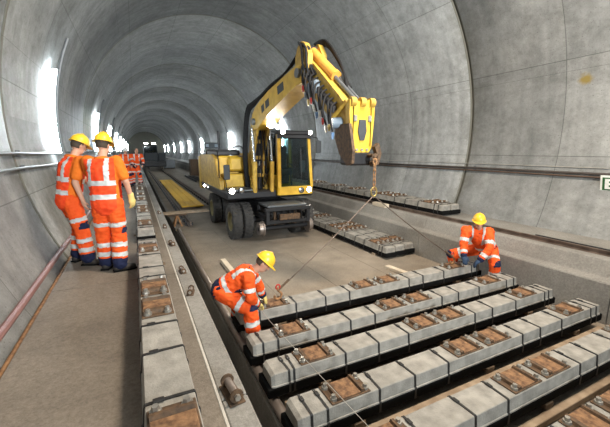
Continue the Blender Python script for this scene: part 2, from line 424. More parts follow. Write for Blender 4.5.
# ------------------------------------------------------------------ pipes, cables, sign on walls
def wall_run(name, z, side, off, y0, y1, r, mt, label, cat, sag=.0, step=1.0, clips=0):
    root = empty(name, (wall_x(z, side), y0, z)); inv = V(root.location); pts = []; y = y0; k = 0
    while y < y1+.01:
        zz = z+sag*math.sin(y*1.3)*.6+sag*math.sin(y*.47+1); pts.append(V(wall_x(zz, side, off), y, zz)-inv); y += step
    m = MB(); m.tube(pts, r, 8); m.build('pipe' if 'pipe' in name or 'hose' in name else 'cable', mt, root, True)
    if clips:
        y = y0+.8
        while y < min(y1, 40):
            m = MB(); m.box(-.03, .03, -.02, .02, -r-.025, r+.025, .005); o = m.build('clip', 'grey_steel', root); o.location = V(wall_x(z, side, off*.6), y, z)-inv; y += clips
    return tag(root, label, cat)
wall_run('wall_pipe', 2.46, -1, .07, -6, 60, .022, 'pipe_grey', 'upper thin grey pipe along the left wall', 'pipe', .012, .7, 2.9)
wall_run('wall_pipe', 2.25, -1, .07, -6, 60, .02, 'pipe_grey', 'lower thin grey pipe along the left wall', 'pipe', .018, .7, 2.9)
wall_run('water_hose', 1.03, -1, .07, -6, 60, .036, 'pipe_pink', 'pinkish hose lying at the foot of the left wall', 'hose', .01, .6)
m = MB(); m.tube([(-1.03, y, .84) for y in range(-6, 60, 3)], .026, 8); tag(m.build('gutter_pipe', 'rust', None, True), 'rusty brown pipe in the gutter beside the left walkway', 'pipe')
wall_run('power_cable', 2.06, 1, .06, -5, 70, .026, 'cable_dark', 'thick dark cable along the right wall, upper of the pair', 'cable', .006, .8, 3.4)
wall_run('power_cable', 2.00, 1, .05, -5, 70, .014, 'pipe_brown', 'thin brown cable just under the thick one on the right wall', 'cable', .008, .8)
wall_run('white_cable', 2.17, 1, .02, -5, 40, .007, 'cable_white', 'thin white line high on the right wall above the cables', 'cable', .004, .8)
# sign: E on green
sg = empty('wall_sign', (7.86, 2.9, 1.9)); tag(sg, 'green and white sign with a letter E on the right wall', 'sign')
Msg = Matrix.Rotation(-.2, 4, 'Y')
def sbox(n, mt, y0, y1, z0, z1, x0, x1): 
    m = MB(); m.box(x0, x1, y0, y1, z0, z1, 0, Msg); return m.build(n, mt, sg)
sbox('panel', 'sign_white', -.62, .37, -.155, .155, -.05, -.03)
sbox('green_field', 'sign_green', -.585, .335, -.12, .12, -.056, -.05)
for (y0, y1, z0, z1) in ((.235, .295, -.095, .095), (.08, .235, .055, .095), (.10, .235, -.02, .02), (.08, .235, -.095, -.055)):
    sbox('letter_stroke', 'sign_white', y0, y1, z0, z1, -.060, -.055)
# steel rails / pipes lying along benches
def rail_prof(): return [(-.07, 0), (.07, 0), (.07, .012), (.012, .03), (.012, .12), (.036, .128), (.036, .16), (-.036, .16), (-.036, .128), (-.012, .12), (-.012, .03), (-.07, .012)]
m = MB(); m.prism([(x*.8, z*.45) for x, z in rail_prof()], 'y', -4, 46); tag(m.build('ledge_rail', 'steel_rail', None, False, (6.42, 0, .906)), 'long dark rusty rail lying along the right ledge', 'rail')
m = MB(); m.prism([(x*.6, z*.4) for x, z in rail_prof()], 'y', -4, 3.6); tag(m.build('ledge_rail', 'black_steel', None, False, (6.56, 0, .906)), 'shorter black bar beside the long rusty rail on right ledge', 'rail')
m = MB(); m.tube([(1.0, y, .075) for y in np.arange(-2, 12, 1.0)], .05, 12); tag(m.build('steel_pipe', 'steel_worn', None, True, (.045, 0, 0)), 'worn steel pipe lying along the dark channel beside left bench', 'pipe')

# ------------------------------------------------------------------ sleepers
SL = 2.34                                    # half length
def block_mesh():
    m = MB(); hw0, hw1, h = .150, .126, .135; prof = [(-hw0, 0), (hw0, 0), (hw0, .014), (.142, .018), (.131, h-.006), (hw1, h), (-hw1, h), (-.131, h-.006), (-.142, .018), (-hw0, .014)]
    n = len(prof); secs = [(-SL, 1, .82), (-SL+.035, 1, 1.0), (SL-.035, 1, 1.0), (SL, 1, .82)]; vs = []; fs = []
    for x, sy, sz in secs:
        for y, z in prof: vs.append((x, y*(.90 if sz < 1 else 1), z if z < .1 else z*sz))
    for i in range(3):
        for k in range(n): fs.append((i*n+k, i*n+(k+1) % n, (i+1)*n+(k+1) % n, (i+1)*n+k))
    fs.append(tuple(range(n))); fs.append(tuple(range(4*n-1, 3*n-1, -1))); m.add(vs, fs); return m.mesh('block')
def boot_mesh():
    m = MB(); m.box(-SL-.04, SL+.04, -.152, .152, -.10, -.004, .006); return m.mesh('boot')
def strap_mesh():
    m = MB(); out = [(-.157, -.098), (-.157, .0), (-.156, .016), (-.148, .022), (-.137, .130), (-.129, .140), (0, .143), (.129, .140), (.137, .130), (.148, .022), (.156, .016), (.157, 0), (.157, -.098)]
    vs = []; fs = []
    for x in (-.011, .011):
        for y, z in out: vs.append((x, y, z))
    for x in (-.011, .011):
        for y, z in out: vs.append((x, y*.96, z-.005))
    n = len(out)
    for k in range(n-1): fs += [(k, k+1, n+k+1, n+k), (2*n+k, 3*n+k, 3*n+k+1, 2*n+k+1), (k, 2*n+k, 2*n+k+1, k+1), (n+k, n+k+1, 3*n+k+1, 3*n+k)]
    m.add(vs, fs); m.box(-.018, .018, .03, .09, .140, .150, .003); return m.mesh('strap')
def plate_mesh(): m = MB(); m.box(-.20, .20, -.124, .124, 0, .014, .004); return m.mesh('plate')
def seat_mesh(): m = MB(); m.box(-.10, .10, -.112, .112, .014, .028, .005); return m.mesh('rail_seat')
def rib_mesh(): m = MB(); m.prism([(-.025, .014), (.03, .014), (.02, .042), (-.012, .048)], 'y', -.112, .112); return m.mesh('rib')
def bolt_mesh():
    m = MB(); m.cyl((0, 0, .014), (0, 0, .034), .034, .031, 8); m.cyl((0, 0, .034), (0, 0, .062), .022, .019, 6); return m.mesh('bolt')
BM, BT, ST, PM, SM_, RM, BO = block_mesh(), boot_mesh(), strap_mesh(), plate_mesh(), seat_mesh(), rib_mesh(), bolt_mesh()
for me_, mt_ in ((BM, 'sleeper_concrete'), (BT, 'boot_rubber'), (ST, 'strap'), (PM, 'rust_dark'), (SM_, 'rust_seat'), (RM, 'rust_dark'), (BO, 'bolt_steel')): me_.materials.append(MATS[mt_])
PLX = [-1.818, -.30, .177, 1.725]
STX = [-2.2, -2.06, -1.53, -1.07, -.63, .53, .89, 1.37, 2.06, 2.21]
def sleeper(loc, rz, label, group, seed=0, tilt=0):
    r = random.Random(seed); root = empty('concrete_sleeper', loc, rz); root.rotation_euler[1] = tilt
    place('block', BM, None, root); place('boot', BT, None, root)
    for x in STX:
        o = place('strap', ST, None, root, (x+r.uniform(-.04, .04), 0, 0)); o.rotation_euler = (0, 0, r.uniform(-.06, .06))
    for x in PLX:
        p = place('baseplate', PM, None, root, (x, 0, .135))
        place('rail_seat', SM_, None, p)
        place('rib', RM, None, p, (-.118, 0, 0), (0, 0, PI)); place('rib', RM, None, p, (.118, 0, 0))
        for sx, sy in ((-1, -1), (-1, 1), (1, -1), (1, 1)):
            place('bolt', BO, None, p, (sx*.160+r.uniform(-.006, .006), sy*.078, 0), (r.uniform(-.08, .08), 0, r.uniform(0, 1)))
    return tag(root, label, 'sleeper', group)
def batten(x0, x1, y, w, h, label, mt='timber', z=0, group=None, name='timber_batten'):
    m = MB(); m.box(-(x1-x0)/2, (x1-x0)/2, -w/2, w/2, 0, h, .006); o = m.build(name, mt, None, False, ((x0+x1)/2, y, z)); return tag(o, label, 'timber', group)
rowy = [(3.41, 4.22, 'farthest of the row, hooked to the sling'), (3.345, 3.46, 'second from the far end of the row'), (3.345, 2.89, 'third from the far end of the row'),
        (3.345, 2.285, 'fourth from the far end of the row'), (3.345, 1.683, 'fifth, next to the nearest of the row'), (3.345, 1.10, 'nearest of the row, cut by the frame corner')]
for i, (x, y, w) in enumerate(rowy):
    sleeper((x, y, .144+.10), 0, 'strapped concrete sleeper across the floor, '+w, 'sleepers laid across the invert', i)
    batten(x-2.22, x+2.3, y-.195, .075, .075, 'front timber batten under the sleeper '+w.split(',')[0], 'timber', .006, 'battens under the sleeper row')
    batten(x-2.18, x+2.2, y+.12, .10, .075, 'back timber batten under the sleeper '+w.split(',')[0], 'timber', .006, 'battens under the sleeper row')
    for q, dx in enumerate((-1.75, 0, 1.75)):
        m = MB(); m.box(-.06, .06, -.165, .14, 0, .06, .004)
        tag(m.build('packing_block', 'timber_dark', None, False, (x+dx, y, .082)), '%s dark packing block under the sleeper %s' % (['left', 'middle', 'right'][q], w.split(',')[0]), 'timber', 'packing blocks under the sleeper row')
# left row end to end on the bench
for i, y in enumerate([3.38, 8.82, 13.65]):
    sleeper((.07, y, .90+.112), PI/2, 'strapped concrete sleeper on the left walkway, %s' % ['nearest, beside the kerb brackets', 'second along, beside the standing men', 'third along, ending near the far men'][i], 'sleepers lined up on the left walkway', 20+i)
    for dy in (-1.7, 1.7):
        m = MB(); m.box(-.2, .2, -.04, .04, 0, .012); tag(m.build('packing_strip', 'timber_dark', None, False, (.07, y+dy, .90)), '%s dark packing strip under the %s walkway sleeper' % ('near' if dy < 0 else 'far', ordl[i]), 'timber', 'packing under the walkway sleepers')
# stacks right: three abreast on the floor, two abreast on the ledge
for j, y in enumerate([8.3, 13.1, 17.9]):
    for i in range(3):
        sleeper((5.17+.315*i, y+.03*i, .054+.10), PI/2, 'sleeper lengthwise at the bench foot, %s set, %s of three abreast' % (['nearest', 'middle', 'farthest'][j], ['left', 'middle', 'right'][i]), 'sleepers along the foot of the right bench', 40+j*3+i)
    for q, dy in enumerate((-1.9, 0, 1.9)):
        m = MB(); m.box(-.48, .46, -.05, .05, 0, .05, .005); tag(m.build('timber_bearer', 'timber', None, False, (5.485, y+dy, .004)), 'cross timber under the %s floor stack, %s of three' % (['nearest', 'middle', 'farthest'][j], ['near', 'middle', 'far'][q]), 'timber', 'bearers under the floor stacks')
for j, y in enumerate([8.22, 13.0, 17.8]):
    for i in range(2):
        sleeper((6.80+.325*i, y, .906+.032+.10), PI/2, 'concrete sleeper lying lengthwise on the right ledge, %s set, %s of the two' % (['nearest', 'middle', 'farthest'][j], ['left', 'right'][i]), 'sleepers on the right ledge', 60+j*2+i)
    for q, dy in enumerate((-1.9, 0, 1.9)):
        m = MB(); m.box(-.34, .34, -.05, .05, 0, .03, .005); tag(m.build('timber_bearer', 'timber_dark', None, False, (6.95, y+dy, .906)), 'dark timber under the %s ledge stack, %s of three' % (['nearest', 'middle', 'farthest'][j], ['near', 'middle', 'far'][q]), 'timber', 'bearers under the ledge stacks')
# loose battens
m = MB(); m.box(-.055, .055, -.45, .45, 0, .09, .004); o = m.build('loose_timber', 'timber_pale', None, False, (1.60, 6.98, .006)); o.rotation_euler[2] = .0; tag(o, 'short pale squared timber on the floor behind the bending man', 'timber')
m = MB(); m.box(-.06, .06, -.36, .36, 0, .06, .004); o = m.build('loose_timber', 'timber_pale', None, False, (4.74, 5.15, .006)); o.rotation_euler[2] = .12; tag(o, 'pale timber offcut on the floor behind the hooked sleeper', 'timber')
m = MB(); m.box(-.08, .08, -.28, .28, 0, .10, .004); tag(m.build('loose_timber', 'timber_pale', None, False, (6.27, 7.75, .906)), 'pale timber block on the edge of the right ledge', 'timber')

# roller brackets on the kerb
def roller(x, y, label, rz=0, s=1.0):
    root = empty('roller_bracket', (x, y, .896), rz); root.scale = (s, s, s)
    m = MB(); m.box(-.055, .055, -.12, .12, 0, .012, .003); m.build('base_plate', 'rust_dark', root)
    for yy in (-.095, .095):
        m = MB(); m.cyl((0, yy-.008, .055), (0, yy+.008, .055), .048, None, 14); m.build('flange', 'rust_dark', root)
    m = MB(); m.cyl((0, -.09, .055), (0, .09, .055), .028, None, 14); m.build('roller', 'steel_worn', root, True)
    m = MB(); m.cyl((0, -.103, .055), (0, -.125, .055), .022, None, 6); m.build('nut', 'bolt_steel', root)
    return tag(root, label, 'bracket', 'roller brackets on the kerb')
for i, (x, y) in enumerate([(.455, 2.02), (.45, 3.86), (.45, 4.62), (.45, 6.1), (.45, 7.6), (.45, 9.4)]):
    roller(x, y, 'small steel roller bracket on the left kerb, %s from the camera' % ['first', 'second', 'third', 'fourth', 'fifth', 'sixth'][i], [.1, -.25, .1, .2, 0, .1][i], [.95, .7, .7, .75, .7, .7][i])

# ------------------------------------------------------------------ far track
for i, x in enumerate((1.47, 2.98)):
    root = empty('track_rail', (x, 0, .05)); tag(root, '%s steel rail of the laid track running into the tunnel' % ['left', 'right'][i], 'rail', 'rails of the laid track')
    m = MB(); m.prism(rail_prof(), 'y', 11.4 if i == 0 else 13.2, 95); m.build('rail_bar', 'steel_rail', root)
    m = MB(); m.box(-.13, .13, -.1, .1, -.045, 0); m.box(-.13, -.06, -.05, .05, 0, .045); m.box(.06, .13, -.05, .05, 0, .045); fm = m.mesh('fastener'); fm.materials.append(MATS['black_steel'])
    y = 11.9 if i == 0 else 13.6
    while y < 46: place('fastener', fm, None, root, (0, y, 0)); y += .65
dk = empty('deck_board', (1.95, 15.2, .0)); tag(dk, 'yellow boarded deck between the rails of the laid track', 'deck')
for k in range(3):
    for q in range(3):
        m = MB(); m.box(-.145, .145, 0, 4.9, 0, .05, .006); m.build('plank', 'yellow_plank', dk, False, (-.16+.31*k, q*4.95, .10))
for q in range(6):
    m = MB(); m.box(-.3, .6, -.04, .04, 0, .1, .004); m.build('bearer', 'timber_dark', dk, False, (0, .4+q*2.7, 0))
# plank on a little trestle near the rail end
tr = empty('timber_trestle', (1.12, 12.0, 0)); tag(tr, 'rusty brown trestle at the end of the left rail', 'trestle')
for sx in (-1, 1):
    m = MB(); m.tube([(sx*.12, -.22, 0), (0, 0, .36), ], .03, 6); m.build('leg', 'rust', tr); m = MB(); m.tube([(sx*.12, .22, 0), (0, 0, .36)], .03, 6); m.build('leg', 'rust', tr)
m = MB(); m.box(-.3, .3, -.05, .05, .34, .40, .005); m.build('cross_bar', 'rust_dark', tr)
pk = MB(); pk.box(-.78, .78, -.14, .14, -.02, .02, .005); o = pk.build('loose_plank', 'timber', None, False, (1.42, 12.05, .44)); o.rotation_euler = (.1, .03, .22); tag(o, 'brown plank lying over the trestle by the left rail', 'timber')

# ------------------------------------------------------------------ people
SEGCACHE = {}
def remesh(mb, voxel, it=6, fac=.5):
    me = mb.mesh('tmp'); o = bpy.data.objects.new('tmp', me); COL.objects.link(o)
    r = o.modifiers.new('r', 'REMESH'); r.mode = 'VOXEL'; r.voxel_size = voxel; r.use_smooth_shade = True
    s_ = o.modifiers.new('s', 'SMOOTH'); s_.iterations = it; s_.factor = fac
    dg = bpy.context.evaluated_depsgraph_get(); ev = o.evaluated_get(dg); out = bpy.data.meshes.new_from_object(ev)
    bpy.data.objects.remove(o); out.materials.clear()
    out.polygons.foreach_set('use_smooth', [True]*len(out.polygons)); return out
def wrinkle(me, amp, sc, seed=0):
    n = len(me.vertices); co = np.empty(n*3); me.vertices.foreach_get('co', co); co = co.reshape(-1, 3)
    no = np.array([v.normal[:] for v in me.vertices]); off = V(seed*3.1, seed*1.7, 0)
    for i in range(n):
        p = V(co[i]); q = V(p.x*sc, p.y*sc, p.z*sc*1.6)+off
        d = noise.noise(q)+.5*noise.noise(q*2.1); d = 1-abs(d)*2.2
        co[i] += no[i]*amp*d
    me.vertices.foreach_set('co', co.ravel()); me.update()
def seg_t(p, a, b):
    ab = b-a; t = (p-a).dot(ab)/ab.length_squared; q = a+ab*max(0, min(1, t)); return t, (p-q).length
def extract(me, pred, off, name):
    vs = []; fs = []; mp = {}
    for f in me.polygons:
        if not pred(f.center): continue
        ix = []
        for vi in f.vertices:
            if vi not in mp:
                v = me.vertices[vi]; mp[vi] = len(vs); vs.append(v.co+v.normal*off)
            ix.append(mp[vi])
        fs.append(ix)
    if not fs: return None
    par = list(range(len(vs)))
    def fd_(i):
        while par[i] != i: par[i] = par[par[i]]; i = par[i]
        return i
    for f in fs:
        for q in f[1:]: par[fd_(q)] = fd_(f[0])
    cnt = {}
    for f in fs: r_ = fd_(f[0]); cnt[r_] = cnt.get(r_, 0)+1
    big = max(cnt, key=cnt.get); fs = [f for f in fs if fd_(f[0]) == big]
    use = sorted({i for f in fs for i in f}); mp2 = {o: n for n, o in enumerate(use)}; vs = [vs[i] for i in use]; fs = [[mp2[i] for i in f] for f in fs]
    out = bpy.data.meshes.new(name); out.from_pydata(vs, [], fs); out.polygons.foreach_set('use_smooth', [True]*len(fs)); return out
def hand(mb, wr, d, n, k=1.0, curl=.5, side=1, grow=0.0):
    d = V(d).normalized(); n = (V(n)-d*V(n).dot(d)).normalized(); l = d.cross(n)*side; wr = V(wr)
    mb.cone(wr-d*.01, wr+d*.05*k, .027+grow, .030+grow, l, 1.25); mb.cone(wr+d*.04*k, wr+d*.085*k, .024+grow, .019+grow, l, 1.75)
    for i, (o, L) in enumerate(((-.030, .075), (-.010, .085), (.010, .08), (.030, .062))):
        b = wr+d*.088*k+l*o*k; c1 = curl; p1 = b+(d*math.cos(c1)+n*math.sin(c1))*L*.5*k; c2 = curl*2.1; p2 = p1+(d*math.cos(c2)+n*math.sin(c2))*L*.5*k
        mb.cone(b, p1, .0095+grow*.6, .009+grow*.6, seg=8); mb.cone(p1, p2, .009+grow*.6, .0075+grow*.6, seg=8)
    b = wr+d*.03*k-l*.033*k; p1 = b+(d*.7-l*.6+n*.35).normalized()*.045*k; p2 = p1+(d*.9-l*.05+n*.4).normalized()*.035*k
    mb.cone(b, p1, .013+grow*.6, .011+grow*.6, seg=8); mb.cone(p1, p2, .011+grow*.6, .009+grow*.6, seg=8)
def person(J, label, hf, hu, sleeves=True, vest=False, glove=None, helmet='helmet_yellow', palm=None, vox=.010, feetdir=None, hips=None, navy_side=False, seed=1, group=None, boots_hem=True, hands_d=None):
    J = {k: V(v) for k, v in J.items()}
    base = V((J['ankL']+J['ankR'])/2); base.z = min(J['ankL'].z, J['ankR'].z)-.09
    root = empty('person', base)
    for k in J: J[k] = J[k]-base
    lat = (J['shL']-J['shR']).normalized(); pel = J['pelvis']; nk = J['neck']; sp = (nk-pel); up = sp.normalized(); fr = lat.cross(up).normalized()
    if 'front' in J: fr = (J['front']+base).normalized()
    chest = pel+sp*.68+fr*(-.0); hu = V(hu).normalized(); hf = V(hf); hf = (hf-hu*hf.dot(hu)).normalized(); hl = hu.cross(hf)
    hc = nk+hu*.15+hf*.025
    hipw = lat*.085; hL = J.get('hipL', pel+hipw-up*.03); hR = J.get('hipR', pel-hipw-up*.03)
    fd = feetdir or {}
    # ---- body: one continuous skin mesh
    b = MB()
    b.ell(hc+hu*.012, hl*.073, hf*.093, hu*.105, 16, 12); b.ell(hc-hu*.06+hf*.025, hl*.055, hf*.065, hu*.06)
    b.cone(hc+hf*.088+hu*.012, hc+hf*.108-hu*.025, .008, .014, seg=8)                    # nose
    for s in (-1, 1): b.ell(hc+hl*s*.073-hf*.008-hu*.005, hl*.012, hf*.018, hu*.03, 8, 6)  # ears
    b.cone(nk-up*.05, hc-hu*.04, .055, .052)
    b.cone(pel, chest, .10, .11, lat, 1.35); b.cone(chest, nk-up*.03, .10, .05, lat, 1.3)
    for s in 'LR':
        b.cone(J['sh'+s], J['el'+s], .048, .040); b.cone(J['el'+s], J['wr'+s], .042, .027)
        b.cone(chest+(J['sh'+s]-chest)*.4+up*.03, J['sh'+s], .07, .055)
        h = hL if s == 'L' else hR
        b.cone(h, J['kn'+s], .075, .052); b.cone(J['kn'+s], J['ank'+s], .052, .04)
        d = (J['ha'+s]-J['wr'+s]); pn = (palm or {}).get(s, (0, 0, -1)); hand(b, J['wr'+s], d, pn, 1.0, .45, 1 if s == 'L' else -1)
        f = V(fd.get(s, hf)); f.z = 0; f.normalize(); b.cone(J['ank'+s]-V(0,0,.03), J['ank'+s]+f*.14-V(0,0,.05), .04, .03)
    me = remesh(b, vox, 3); me.materials.append(MATS['skin']); body = place('body', me, None, root)
    for s in (-1, 1):
        m = MB(); m.ell(hc+hf*.088+hl*s*.03+hu*.02, hl*.011, hf*.008, hu*.007, 8, 6); m.build('eye', 'eye', body, True)
    m = MB(); m.ell(hc+hf*.093-hu*.052, hl*.022, hf*.006, hu*.006, 8, 6); m.build('mouth', 'lips', body, True)
    m = MB(); m.ell(hc+hu*.02-hf*.018, hl*.079, hf*.088, hu*.10, 16, 12)
    hm = m.mesh('hair', True); bm = bmesh.new(); bm.from_mesh(hm)
    bmesh.ops.delete(bm, geom=[f for f in bm.faces if (f.calc_center_median()-hc).dot(hf) > .02 and (f.calc_center_median()-hc).dot(hu) < .05 or (f.calc_center_median()-hc).dot(hu) < -.05], context='FACES')
    bm.to_mesh(hm); bm.free(); hm.materials.append(MATS['hair']); place('hair', hm, None, root)
    # ---- helmet
    if helmet:
        m = MB(); n1, n2 = 8, 24; vs = []; fs = []; c = hc+hu*.045
        for i in range(n1+1):
            th = PI/2*i/n1
            for k in range(n2):
                ph = 2*PI*k/n2; ridge = 1+.035*max(0, math.cos(2*ph))**8*math.cos(th)
                vs.append(c+hl*.102*math.sin(th)*math.cos(ph)*1.0+hf*.125*math.sin(th)*math.sin(ph)+hu*.125*math.cos(th)*ridge)
        for i in range(n1):
            for k in range(n2): fs.append((i*n2+k, i*n2+(k+1) % n2, (i+1)*n2+(k+1) % n2, (i+1)*n2+k))
        m.add(vs, fs); sh = m.build('helmet', helmet, root, True)
        m = MB(); vs = []; fs = []
        for k in range(n2):
            ph = 2*PI*k/n2; ext = .014+.05*max(0, math.sin(ph))**2
            e = hl*math.cos(ph)*.102+hf*math.sin(ph)*.125; e2 = hl*math.cos(ph)*(.102+.014)+hf*math.sin(ph)*(.125+ext)
            vs += [c+e*.98, c+e2-hu*(.006+.012*max(0, math.sin(ph))), c+e2-hu*(.012+.012*max(0, math.sin(ph))), c+e*.98-hu*.008]
        for k in range(n2):
            q = (k+1) % n2
            for j in range(4): fs.append((k*4+j, q*4+j, q*4+(j+1) % 4, k*4+(j+1) % 4))
        m.add(vs, fs); m.build('brim', helmet, sh, True)
        m = MB(); m.tube([c+hu*.105-hf*.045, c+hu*.132, c+hu*.105+hf*.045], .008, 6); m.build('ridge', helmet, sh, True)
        m = MB(); m.tube([c+hl*.098*s_+q for s_, q in ((1, V(0,0,0)),)]+[hc-hu*.10+hf*.04, c-hl*.098], .004, 5); m.build('chin_strap', 'strap', sh)
    # ---- jacket or vest with shirt
    def torso(m, g, low):
        m.cone(pel-up*low, pel+sp*.35, .128+g, .125+g, lat, 1.3); m.cone(pel+sp*.35, chest, .125+g, .135+g, lat, 1.32)
        m.cone(chest, nk-up*.055, .125+g, .068+g, lat, 1.25)
        for s in 'LR': m.cone(chest+(J['sh'+s]-chest)*.35+up*.02, J['sh'+s], .10+g, .072+g)
    def arms(m, g, full):
        for s in 'LR':
            a, e, w = J['sh'+s], J['el'+s], J['wr'+s]
            if full: m.cone(a, e, .075+g, .064+g); m.cone(e, e+(w-e)*.96, .064+g, .052+g)
            else: m.cone(a, a+(e-a)*.72, .074+g, .070+g)
    if sleeves:
        m = MB(); torso(m, .012, .03); arms(m, 0, True); jm = remesh(m, vox*1.25, 5); wrinkle(jm, .010, 10, seed); jm.materials.append(MATS['orange_hv']); jk = place('jacket', jm, None, root)
    else:
        m = MB(); torso(m, 0, .02); arms(m, 0, False); sm = remesh(m, vox*1.25, 5); wrinkle(sm, .004, 11, seed); sm.materials.append(MATS['orange_shirt']); place('shirt', sm, None, root)
        m = MB(); torso(m, .022, .05); jm = remesh(m, vox*1.25, 5); wrinkle(jm, .008, 9, seed+5)
        cut = lambda c: (c-nk).dot(up) > -.035 or abs((c-nk).dot(lat)) > .185
        bm = bmesh.new(); bm.from_mesh(jm); bmesh.ops.delete(bm, geom=[f for f in bm.faces if cut(f.calc_center_median())], context='FACES'); bm.to_mesh(jm); bm.free()
        jm.materials.append(MATS['orange_vest']); jk = place('vest', jm, None, root)
    A = {s: (J['sh'+s], J['el'+s], J['wr'+s]) for s in 'LR'}
    def on_arm(c):
        best = (9, None, 0, 0)
        for s in 'LR':
            a, e, w = A[s]
            for i, (p, q) in enumerate(((a, e), (e, w))):
                t, d = seg_t(c, p, q)
                if d < best[0]: best = (d, s, i, t)
        tt, dd = seg_t(c, pel, nk-up*.05)
        dl = dd/1.25
        return best if best[0] < dl*.85 else None
    Ls = sp.length
    def band(lo, hi): 
        def f(c):
            if sleeves and on_arm(c): return False
            t = (c-pel).dot(up)/Ls; return lo < t < hi
        return f
    bands = [band(.06, .17), band(.36, .47)] if not sleeves else [band(.12, .24)]
    for bf in bands:
        e = extract(jm, bf, .004, 'reflective_stripe')
        if e: e.materials.append(MATS['reflective']); place('reflective_stripe', e, None, jk)
    def sh_band(sgn):
        def f(c):
            if sleeves and on_arm(c): return False
            t = (c-pel).dot(up)/Ls; x = (c-nk).dot(lat)*sgn; return t > .47 and .075 < x < .13
        return f
    for sgn in (-1, 1):
        e = extract(jm, sh_band(sgn), .0042, 'reflective_stripe')
        if e: e.materials.append(MATS['reflective']); place('reflective_stripe', e, None, jk)
    if sleeves:
        for s in 'LR':
            for seg, lo, hi in ((0, .52, .74), (1, .48, .72)):
                def f(c, s=s, seg=seg, lo=lo, hi=hi):
                    q = on_arm(c); return q is not None and q[1] == s and q[2] == seg and lo < q[3] < hi
                e = extract(jm, f, .004, 'reflective_stripe')
                if e: e.materials.append(MATS['reflective']); place('reflective_stripe', e, None, jk)
            def f(c, s=s):
                q = on_arm(c); return q is not None and q[1] == s and q[2] == 1 and q[3] > .84
            e = extract(jm, f, .003, 'cuff')
            if e: e.materials.append(MATS['navy']); place('cuff', e, None, jk)
        e = extract(jm, lambda c: not on_arm(c) and (c-pel).dot(up)/Ls < .05, .003, 'hem')
        if e: e.materials.append(MATS['navy']); place('hem', e, None, jk)
        if navy_side:
            e = extract(jm, lambda c: not on_arm(c) and (c-pel).dot(up)/Ls > .3 and (c-(pel+sp*.6)).dot(fr) > .055, .003, 'front_panel')
            if e: e.materials.append(MATS['navy']); place('front_panel', e, None, jk)
    # collar
    m = MB(); pts = [nk-up*.03+lat*.075*math.cos(2*PI*k/16)+fr*.07*math.sin(2*PI*k/16) for k in range(16)]; m.tube(pts, .018, 6, closed=True); m.build('collar', 'navy' if sleeves else 'orange_shirt', jk, True)
    # ---- trousers
    m = MB(); m.cone(pel-up*.02, pel+sp*.16, .125, .118, lat, 1.28)
    for s in 'LR':
        h = hL if s == 'L' else hR; k = J['kn'+s]; a = J['ank'+s]
        m.cone(pel-up*.03, h, .11, .105); m.cone(h, k, .112, .090); m.cone(k, k+(a-k)*.95, .090, .088)
    tm = remesh(m, vox*1.25, 5); wrinkle(tm, .011, 9, seed+2); tm.materials.append(MATS['orange_hv']); tr_ = place('trousers', tm, None, root)
    def leg_of(c):
        best = (9, None, 0, 0)
        for s in 'LR':
            h = hL if s == 'L' else hR
            for i, (p, q) in enumerate(((h, J['kn'+s]), (J['kn'+s], J['ank'+s]))):
                t, d = seg_t(c, p, q)
                if d < best[0]: best = (d, s, i, t)
        return best
    for s in 'LR':
        for seg, lo, hi in ((0, .60, .74), (1, .30, .44), (1, .60, .74)):
            e = extract(tm, lambda c: (lambda q: q[1] == s and q[2] == seg and lo < q[3] < hi)(leg_of(c)), .004, 'reflective_stripe')
            if e: e.materials.append(MATS['reflective']); place('reflective_stripe', e, None, tr_)
        e = extract(tm, lambda c: (lambda q: q[1] == s and q[2] == 1 and q[3] > .80)(leg_of(c)), .003, 'hem')
        if e: e.materials.append(MATS['navy']); place('hem', e, None, tr_)
        kf = V(fd.get(s, hf)); kf.z = 0; kf.normalize()
        def pk_(c):
            q = leg_of(c); k = J['kn'+s]
            return q[1] == s and (c-k).length < .13 and ((c-k).normalized().dot((kf+lat*(.8 if s == 'L' else -.8)).normalized()) > .45) and q[2] == 0
        e = extract(tm, pk_, .005, 'thigh_pocket')
        if e: e.materials.append(MATS['navy']); place('thigh_pocket', e, None, tr_)
        # ---- boots
        a = J['ank'+s]; f = V(fd.get(s, hf)); f.z = 0; f.normalize(); m = MB(); lt = V(-f.y, f.x, 0); g = a-V(0, 0, .09)
        m.cone(a+V(0,0,.08), a-V(0,0,.03), .058, .055); m.cone(g+V(0,0,.048)-f*.045, g+V(0,0,.045)+f*.08, .05, .05, lt, 1.0); m.cone(g+V(0,0,.042)+f*.08, g+V(0,0,.038)+f*.15, .05, .042, lt, 1.05)
        bm_ = remesh(m, vox*1.2, 3); bm_.materials.append(MATS['boot_leather']); bo = place('boot', bm_, None, root)
        m = MB(); pr = [(.05, -.09), (.052, .05), (.05, .15), (.02, .195), (-.02, .195), (-.05, .15), (-.052, .05), (-.05, -.09)]
        vs = [g+lt*x+f*y+V(0,0,z) for z in (0, .018) for x, y in pr]; n = len(pr); m.add(vs, [tuple(range(n)), tuple(range(2*n-1, n-1, -1))]+[(i, (i+1) % n, n+(i+1) % n, n+i) for i in range(n)]); m.build('sole', 'boot_rubber', bo)
        if glove and s in glove:
            m = MB(); d = (J['ha'+s]-J['wr'+s]); dn = d.normalized(); m.cone(J['wr'+s]-dn*.05, J['wr'+s], .040, .036); hand(m, J['wr'+s], d, (palm or {}).get(s, (0, 0, -1)), 1.03, .45, 1 if s == 'L' else -1, .007)
            gm = remesh(m, vox*.8, 2); gm.materials.append(MATS[glove[s]]); place('glove', gm, None, root)
    return tag(root, label, 'person', group)

